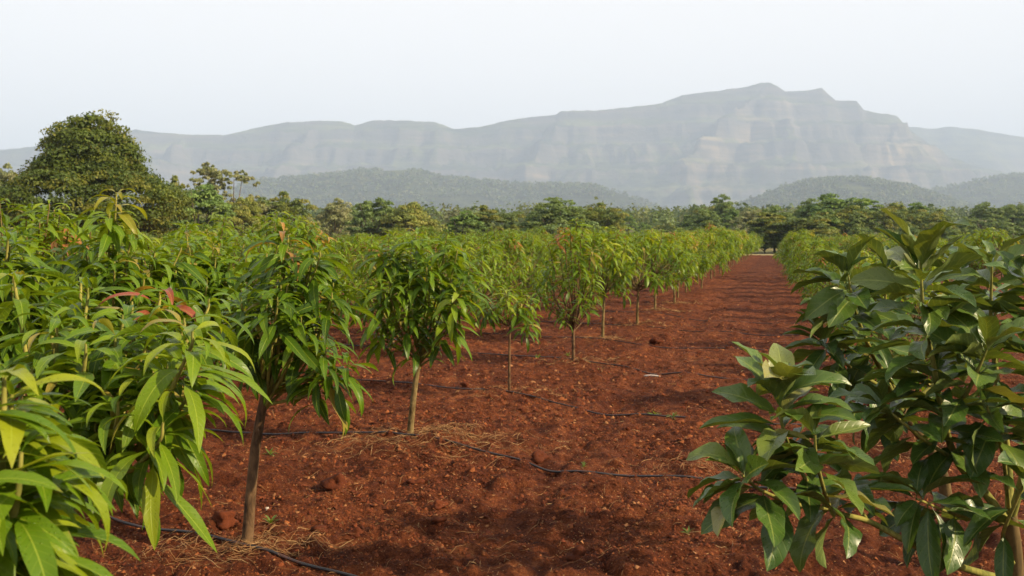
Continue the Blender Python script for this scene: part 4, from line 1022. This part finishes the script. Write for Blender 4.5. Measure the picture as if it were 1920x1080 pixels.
def straw(name, groups, seed, label):
    rng = np.random.default_rng(seed); V, Fq, T = [], [], []; n0 = 0
    for (gx, gy, gs, cnt, flat, ln) in groups:
        for k in range(cnt):
            if gs > 0: x = gx + rng.normal() * gs; y = gy + rng.normal() * gs * flat
            else:
                r = math.exp(rng.uniform(math.log(3.8), math.log(22))); a = math.radians(rng.uniform(-33, 33)); x = r * math.sin(a); y = r * math.cos(a)
            az = rng.uniform(0, 6.28) if gs == 0 else rng.normal() * 0.8 + (0 if rng.random() < .7 else 1.5)
            L = ln * rng.uniform(0.35, 1.2); w = rng.uniform(0.0011, 0.0024) * max(1, math.hypot(x, y) / 6)
            m = 5; s = np.linspace(-.5, .5, m)
            cur = rng.normal() * 0.6
            aa = az + cur * s
            cx = x + np.cumsum(np.cos(aa)) * L / m; cy = y + np.cumsum(np.sin(aa)) * L / m
            lift = rng.uniform(0.002, 0.022); tilt = rng.normal() * 0.12
            V.append(np.stack([cx, cy, np.full(m, lift) + tilt * s * L + 0.25 * L * abs(rng.normal()) * (0.25 - s * s) * 0.5], 1)); T.append((w, az))
    allp = np.concatenate(V); z = ground_h(allp[:, 0], allp[:, 1]); allp[:, 2] = np.maximum(allp[:, 2], 0.0015) + z
    m = 5; P = allp.reshape(-1, m, 3); n = len(P)
    w = np.array([t[0] for t in T]); az = np.array([t[1] for t in T])
    nx, ny = -np.sin(az), np.cos(az)
    tap = np.array([0.7, 1, 1, 0.8, 0.35])
    off = np.stack([nx, ny, np.zeros(n)], 1)[:, None, :] * (w[:, None] * tap[None])[..., None]
    up = np.array([0, 0, 1.0]) * (w[:, None] * tap[None])[..., None] * 1.2
    ring = np.stack([P + off, P + up, P - off], 2)                 # three-sided stalk
    v = ring.reshape(-1, 3)
    base = (np.arange(n) * m * 3)[:, None, None, None]
    i = (np.arange(m - 1) * 3)[None, :, None, None]
    tri = np.array([[0, 1, 4, 3], [1, 2, 5, 4], [2, 0, 3, 5]])[None, None]
    f = (base + i + tri).reshape(-1, 4)
    pal = np.array([(0.30, 0.17, 0.07), (0.22, 0.115, 0.045), (0.17, 0.075, 0.028), (0.40, 0.26, 0.12)])
    t = pal[rng.choice(4, n, p=[.3, .35, .25, .1])] * rng.uniform(0.75, 1.15, n)[:, None]
    o = link(name, make_mesh(name, v, f, M_STRAW, tint=np.repeat(t, m * 3, axis=0)))
    tag(o, label, 'straw', kind='stuff')
a, b = ROW1[0], ROW1[1]
straw('straw', [(a[0] - .22, a[1] - .12, .24, 169, .4, .24), (a[0] + .12, a[1] + .05, .22, 110, .4, .22)], 81, 'dry straw heaped round the foot of the bare brown trunk')
straw('straw', [(b[0] - .15, b[1] - .32, .40, 182, .6, .26), (b[0] + .5, b[1] - .25, .38, 130, .6, .26), (b[0] + .2, b[1], .3, 130, .4, .2)], 82, 'dry straw and roots matted over the mound at the pale trunk')
g = [(0, 0, 0, 900, 1, .14), (0, 0, 0, 2600, 1, .05), (ground_px(1330, 880)[0], ground_px(1330, 880)[1], .35, 160, .6, .22), (ground_px(1700, 850)[0], ground_px(1700, 850)[1], .3, 160, .7, .2), (ground_px(930, 1030)[0], ground_px(930, 1030)[1], .4, 25, .7, .2)]
for q in ROW1[2:]: g.append((q[0] + .1, q[1], .35, 90, .5, .22))
straw('straw', g, 83, 'loose dry stalks scattered thinly across the open red soil')

def weed(x, y, s, seed, label):
    rng = np.random.default_rng(seed); c = ground_px(x, y); bag = Bag()
    for k in range(12):
        az = k * 2.4 + rng.normal() * .3; el = rng.uniform(0.2, 1.2)
        d = np.array([math.cos(az) * math.cos(el), math.sin(az) * math.cos(el), math.sin(el)])
        v, f, uv = GEO[('mango', 'far')][int(rng.integers(0, 9))]
        bag.add(v * s * rng.uniform(.5, 1.1) @ frame(d, rng).T, f, np.array((0.10, 0.15, 0.035)) * rng.uniform(.7, 1.3), uv)
    o = link('weed', bag.mesh('weed', M_MANGO)); o.color = (0, 0, 0, 1)
    o.location = (c[0], c[1], gz(*c)); tag(o, label, 'weed', 'small weeds on the soil')
for k, (x, y, s, lab) in enumerate([(1262, 790, .10, 'pale green weed tuft on the hose past the slender sapling'), (1228, 778, .08, 'small weed just before the pale green tuft on the path'), (1008, 672, .11, 'green weed on the hose between the third and fourth trees'), (1128, 693, .08, 'tiny weed on the soil near the fourth tree'),
                                   (507, 852, .09, 'small weed behind the bare brown trunk'), (375, 935, .08, 'thin weed in the shade behind the nearest hose'), (508, 985, .10, 'upright seedling at the foot of the bare brown trunk'), (1065, 675, .09, 'sprout at the foot of the fourth mango in the row'),
                                   (1095, 877, .05, 'tiny sprout on the long hose by the reddish clod'), (1435, 700, .11, 'weed beside the path in front of the avocado leaves'), (1290, 1003, .06, 'yellowish sprout below the avocado branch')]):
    weed(x, y, s, 400 + k, lab)

# ------------------------------------------------------------------ haze
def build_haze():
    x0, x1, y0, y1, z0, z1 = -9500, 9500, -9500, 9900, -40, 1120
    v = [(x, y, z) for z in (z0, z1) for y in (y0, y1) for x in (x0, x1)]
    f = [[0, 2, 3, 1], [4, 5, 7, 6], [0, 1, 5, 4], [2, 6, 7, 3], [0, 4, 6, 2], [1, 3, 7, 5]]
    m, n, l = new_mat('morning_haze')
    out = n.new('ShaderNodeOutputMaterial'); p = n.new('ShaderNodeVolumePrincipled'); l.new(p.outputs[0], out.inputs['Volume'])
    p.inputs['Color'].default_value = (0.475, 0.595, 0.82, 1); p.inputs['Density'].default_value = HAZE_DENSITY; p.inputs['Anisotropy'].default_value = 0.0
    tag(link('haze', make_mesh('haze', v, f, m, smooth=False)), 'pale morning haze hanging over the whole valley', 'haze', kind='stuff')
build_haze()
